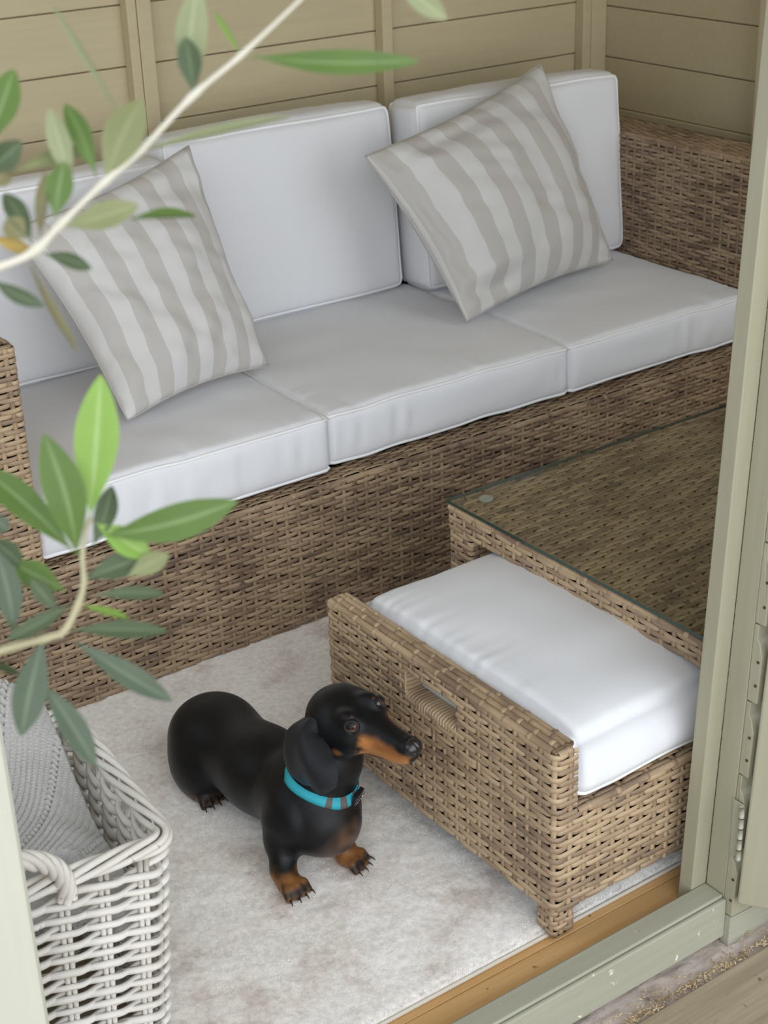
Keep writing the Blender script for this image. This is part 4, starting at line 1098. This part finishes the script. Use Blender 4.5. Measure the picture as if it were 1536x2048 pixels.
# ================================================================ willow basket with the knitted throw
BK = thing('willow_basket', 'whitewashed willow basket with a rope-twist handle, inside the doorway at the left', 'basket', loc=(0,0,0))
BA = -.075; BC = np.array([-.218,-.849]); bex = np.array([math.cos(BA), math.sin(BA)]); bey = np.array([-math.sin(BA), math.cos(BA)])
BW, BD, BH = .46, .335, .352
def bk(x, y, z):
    """basket frame: x from the right front corner to the left is negative, y to the back; sides taper inwards to the foot"""
    tp = (1-z/BH)*.022
    xx = x+(tp if x < -BW/2 else -tp)*(abs(x+BW/2)/(BW/2)); yy = y+(tp if y < BD/2 else -tp)*(abs(y-BD/2)/(BD/2))
    p = BC+bex*xx+bey*yy; return np.array([p[0], p[1], z])
def ringpath(r=.022, step=.004):
    """closed outline in basket x,y with rounded corners"""
    pts=[]; cor=[(-BW,0),(0,0),(0,BD),(-BW,BD)]
    def arc(cx, cy, a0):
        return [(cx+r*math.cos(a0+t), cy+r*math.sin(a0+t)) for t in np.linspace(0, PI/2, 7)]
    pts += arc(-BW+r, r, PI); pts += arc(-r, r, 1.5*PI); pts += arc(-r, BD-r, 0); pts += arc(-BW+r, BD-r, .5*PI)
    P = np.array(pts+[pts[0]]); d = np.concatenate([[0], np.cumsum(np.linalg.norm(np.diff(P, axis=0), axis=1))])
    return P, d
RP, RD = ringpath(); RL = RD[-1]
NST = 30; SP = RL/NST                                             # upright spacing
def rp_at(s):
    s = np.mod(s, RL); p = np.stack([np.interp(s, RD, RP[:,0]), np.interp(s, RD, RP[:,1])], 1)
    p2 = np.stack([np.interp(np.mod(s+.002, RL), RD, RP[:,0]), np.interp(np.mod(s+.002, RL), RD, RP[:,1])], 1); t = unit(p2-p); return p, np.stack([t[:,1], -t[:,0]], 1)
rb = random.Random(8)
z = .012; r_ = 0
SKW = .0095
while z < BH-.030:
    s = np.linspace(0, RL, NST*9+1)[:-1]; p, n = rp_at(s)
    w1 = np.clip(1.25*np.sin(PI*s/SP+PI*r_), -1, 1)
    off = w1*.0062+.0005*np.sin(s*31+r_)
    zz = z + SKW*.5*np.sin(PI*s/SP+PI*r_+1.1) + .0010*np.sin(s*17+r_*2.3)
    P = np.array([bk(a[0]+b[0]*o_, a[1]+b[1]*o_, c_) for a, b, o_, c_ in zip(p, n, off, zz)])
    rad = .0047*(1+.12*np.sin(s*9+r_*1.7)+.05*rb.uniform(-1,1))
    tube('willow_rod', P, rad, M['rod'], BK, 7, closed=True)
    z += .0104; r_ += 1
for k in range(NST):
    s = (k+.5)*SP
    for ds in (-.0040, .0040):
        p, n = rp_at(np.array([s+ds])); P = [bk(p[0][0]+n[0][0]*.0, p[0][1]+n[0][1]*.0, zz) for zz in np.linspace(.006, BH-.022, 8)]
        tube('upright', P, .0036, M['rod'], BK, 6)
# corner posts inside the weave and woven floor
fl = [bk(x, y, .012) for x, y in ((-BW+.02,.02),(-.02,.02),(-.02,BD-.02),(-BW+.02,BD-.02))]; fl2 = [q_-np.array([0,0,.009]) for q_ in fl]
mk('woven_floor', fl2+fl, [(0,3,2,1),(4,5,6,7),(0,1,5,4),(1,2,6,5),(2,3,7,6),(3,0,4,7)], M['rodin'], BK, smooth=False)
# braided border: five rods rolling round one another
for j in range(5):
    s = np.linspace(0, RL, 420)[:-1]; p, n = rp_at(s); th = s/.27*2*PI+j*2*PI/5
    off = .0098*np.cos(th); zz = BH-.0085+.0088*np.sin(th)
    P = np.array([bk(a[0]+b[0]*o_, a[1]+b[1]*o_, c_) for a, b, o_, c_ in zip(p, n, off, zz)])
    tube('border_rod', P, .0046, M['rod'], BK, 7, closed=True)
# rope-twist handle on the front side
hc = -.225; hw = .092
cl = [bk(hc+hw*math.cos(t), -.006-.012*math.sin(t), BH-.035+.095*math.sin(t)**.8) for t in np.linspace(.0, PI, 60)]
cl = np.array(cl); Tn = unit(np.gradient(cl, axis=0)); yv = unit(np.cross(Tn, np.array([bey[0],bey[1],0]))); zv = np.cross(Tn, yv)
for j in range(5):
    th = np.linspace(0, 6.0*PI, 60)+j*2*PI/5
    P = cl+yv*(np.cos(th)*.0078)[:,None]+zv*(np.sin(th)*.0078)[:,None]
    tube('handle_rod', P, .0052, M['rod'], BK, 7)
# knitted throw heaped in the basket
nx, ny = 330, 270
u = np.linspace(0,1,nx); v = np.linspace(0,1,ny); U_, V_ = np.meshgrid(u, v, indexing='ij')
bx_ = -BW+.030+(BW-.050)*U_; by_ = .024+(BD-.040)*V_
e = np.minimum(np.minimum(U_*(BW), (1-U_)*BW), np.minimum(V_*BD, (1-V_)*BD))
xr = 1-U_
hgt = .345 + .060*ss(.25,.95,V_) + .022*ss(.6,.95,V_) - .075*ss(.74,1.02,U_-.10*V_) + .030*np.exp(-((U_-.50-.1*V_)**2/.03)) + .035*np.exp(-((U_-.72)**2/.012+(V_-.92)**2/.03)) - .030*np.exp(-((U_-.55-.45*(V_-.7))**2/.0012))*ss(.55,.8,V_)
hgt += .007*vnoise(U_*5+V_*2, V_*4, 31)+.004*vnoise(U_*11, V_*9, 32)
hgt -= .10*(1-ss(0,.03,e))
cx_ = U_*BW; cy_ = V_*BD; sa = (.81*cx_-.58*cy_+.010*np.sin(cy_*14+cx_*9))/.0078; sb = (.58*cx_+.81*cy_+.008*np.sin(cx_*17))/.0056
vst = np.abs(np.sin(PI*sa))**.6*(1+.22*np.sin(2*PI*(sb+.5*np.abs(((sa) % 1)-.5)*2)))
hol = ((np.floor(sa) % 9) < 1)*(np.abs(np.sin(PI*sb*.5)) > .75)
rib = ((np.floor(sa) % 9) < 3)*1.0
hgt += .0034*vst+.0012*rib-.0075*hol
pts = np.empty((nx,ny,3)); p0 = BC[None,None]+bex*bx_[...,None]+bey*by_[...,None]
pts[...,0] = p0[...,0]; pts[...,1] = p0[...,1]; pts[...,2] = hgt
bl = thing('knitted_throw', 'grey openwork knitted throw heaped inside the willow basket', 'blanket')
kn = mk('knit_cloth', pts.reshape(-1,3), grid_faces(nx, ny), M['knit'], bl)
so_ = kn.modifiers.new('thick', 'SOLIDIFY'); so_.thickness = .003

# ================================================================ olive tree in front of the doorway
OT = thing('olive_tree', 'olive tree whose blurred leafy twigs hang in front of the doorway at the left', 'tree', loc=(-1.05,-1.62,-.045))
lr = random.Random(2)
def leaf(base, tip, wid, key, seed):
    base = np.array(base); tip = np.array(tip); d = tip-base; L_ = np.linalg.norm(d); t = d/L_
    view = unit(np.array([-.8765,-2.2885,1.5122])-(base+tip)/2)
    # leaf plane roughly broadside with its own roll and droop
    s = unit(np.cross(t, view)); n = np.cross(s, t); n = n if n@view > 0 else -n
    roll = lr.uniform(-.2,.2) if wid > .006 else lr.uniform(.9,1.1)
    s2 = s*math.cos(roll)+n*math.sin(roll); n2 = -s*math.sin(roll)+n*math.cos(roll)
    w_ = wid/2/max(.35, math.cos(roll))
    m_ = 20; u = np.linspace(0,1,m_); cr = np.linspace(-1,1,7); bend = lr.uniform(-.08,.08)*L_
    V_=[]; U_=[]
    for uu in u:
        pet = .06; k = max(0,(uu-pet)/(1-pet))
        hw = w_*(math.sin(PI*k**1.15)**.85 if 0 < k < 1 else 0)+.0005
        c = base+t*L_*uu+n2*bend*math.sin(PI*uu)+s2*bend*.5*math.sin(PI*uu)
        for a in cr:
            V_.append(c+s2*hw*a+n2*(abs(a)*hw*.28)); U_.append((uu, a))
    for uu in u:
        pass
    top = np.array(V_); bot = top-n2*.0005
    F_ = grid_faces(m_, 7); V2 = np.concatenate([top, bot]); F2 = np.concatenate([F_, F_[:, ::-1]+len(top)])
    return mk('leaf', V2, F2, LM[key], OT, uv=np.concatenate([U_, U_]))
for i, (a, b, w_, k) in enumerate(UP_LEAVES+LOW_LEAVES): leaf(a, b, w_, k, i)
us = np.array(UP_STEM); ls = np.array(LOW_STEM); us[:,3] *= 1.45; ls[:,3] *= 1.5
def stem(nm, S, n=60, rs_=.5, m='bark'):
    c = spline(S[:,:3], n); r = np.interp(np.linspace(0,1,n), np.linspace(0,1,len(S)), S[:,3])*rs_
    # swollen nodes where leaves leave the twig
    for b in UP_LEAVES+LOW_LEAVES:
        dd = np.linalg.norm(c-np.array(b[0]), axis=1); r = r*(1+.35*np.exp(-(dd/.004)**2))
    return tube(nm, c, r, M[m], OT, 9)
stem('twig', us); stem('twig', ls, m='bark2')
tb0 = np.array([-1.05,-1.62,-.045])
a_ = us[-1][:3]; b_ = ls[0][:3]
stem('branch', np.array([[*b_, .0050],[-.80,-1.53,1.00,.007],[-.98,-1.60,.88,.012]]), 24)
stem('branch', np.array([[*a_, .0050],[-.78,-1.53,1.24,.007],[-1.00,-1.61,1.05,.012]]), 24)
stem('trunk', np.array([[*tb0, .030],[-1.06,-1.63,.3,.026],[-1.03,-1.60,.7,.021],[-.985,-1.605,.95,.017],[-1.01,-1.62,1.3,.012],[-.98,-1.60,1.6,.007]]), 50)
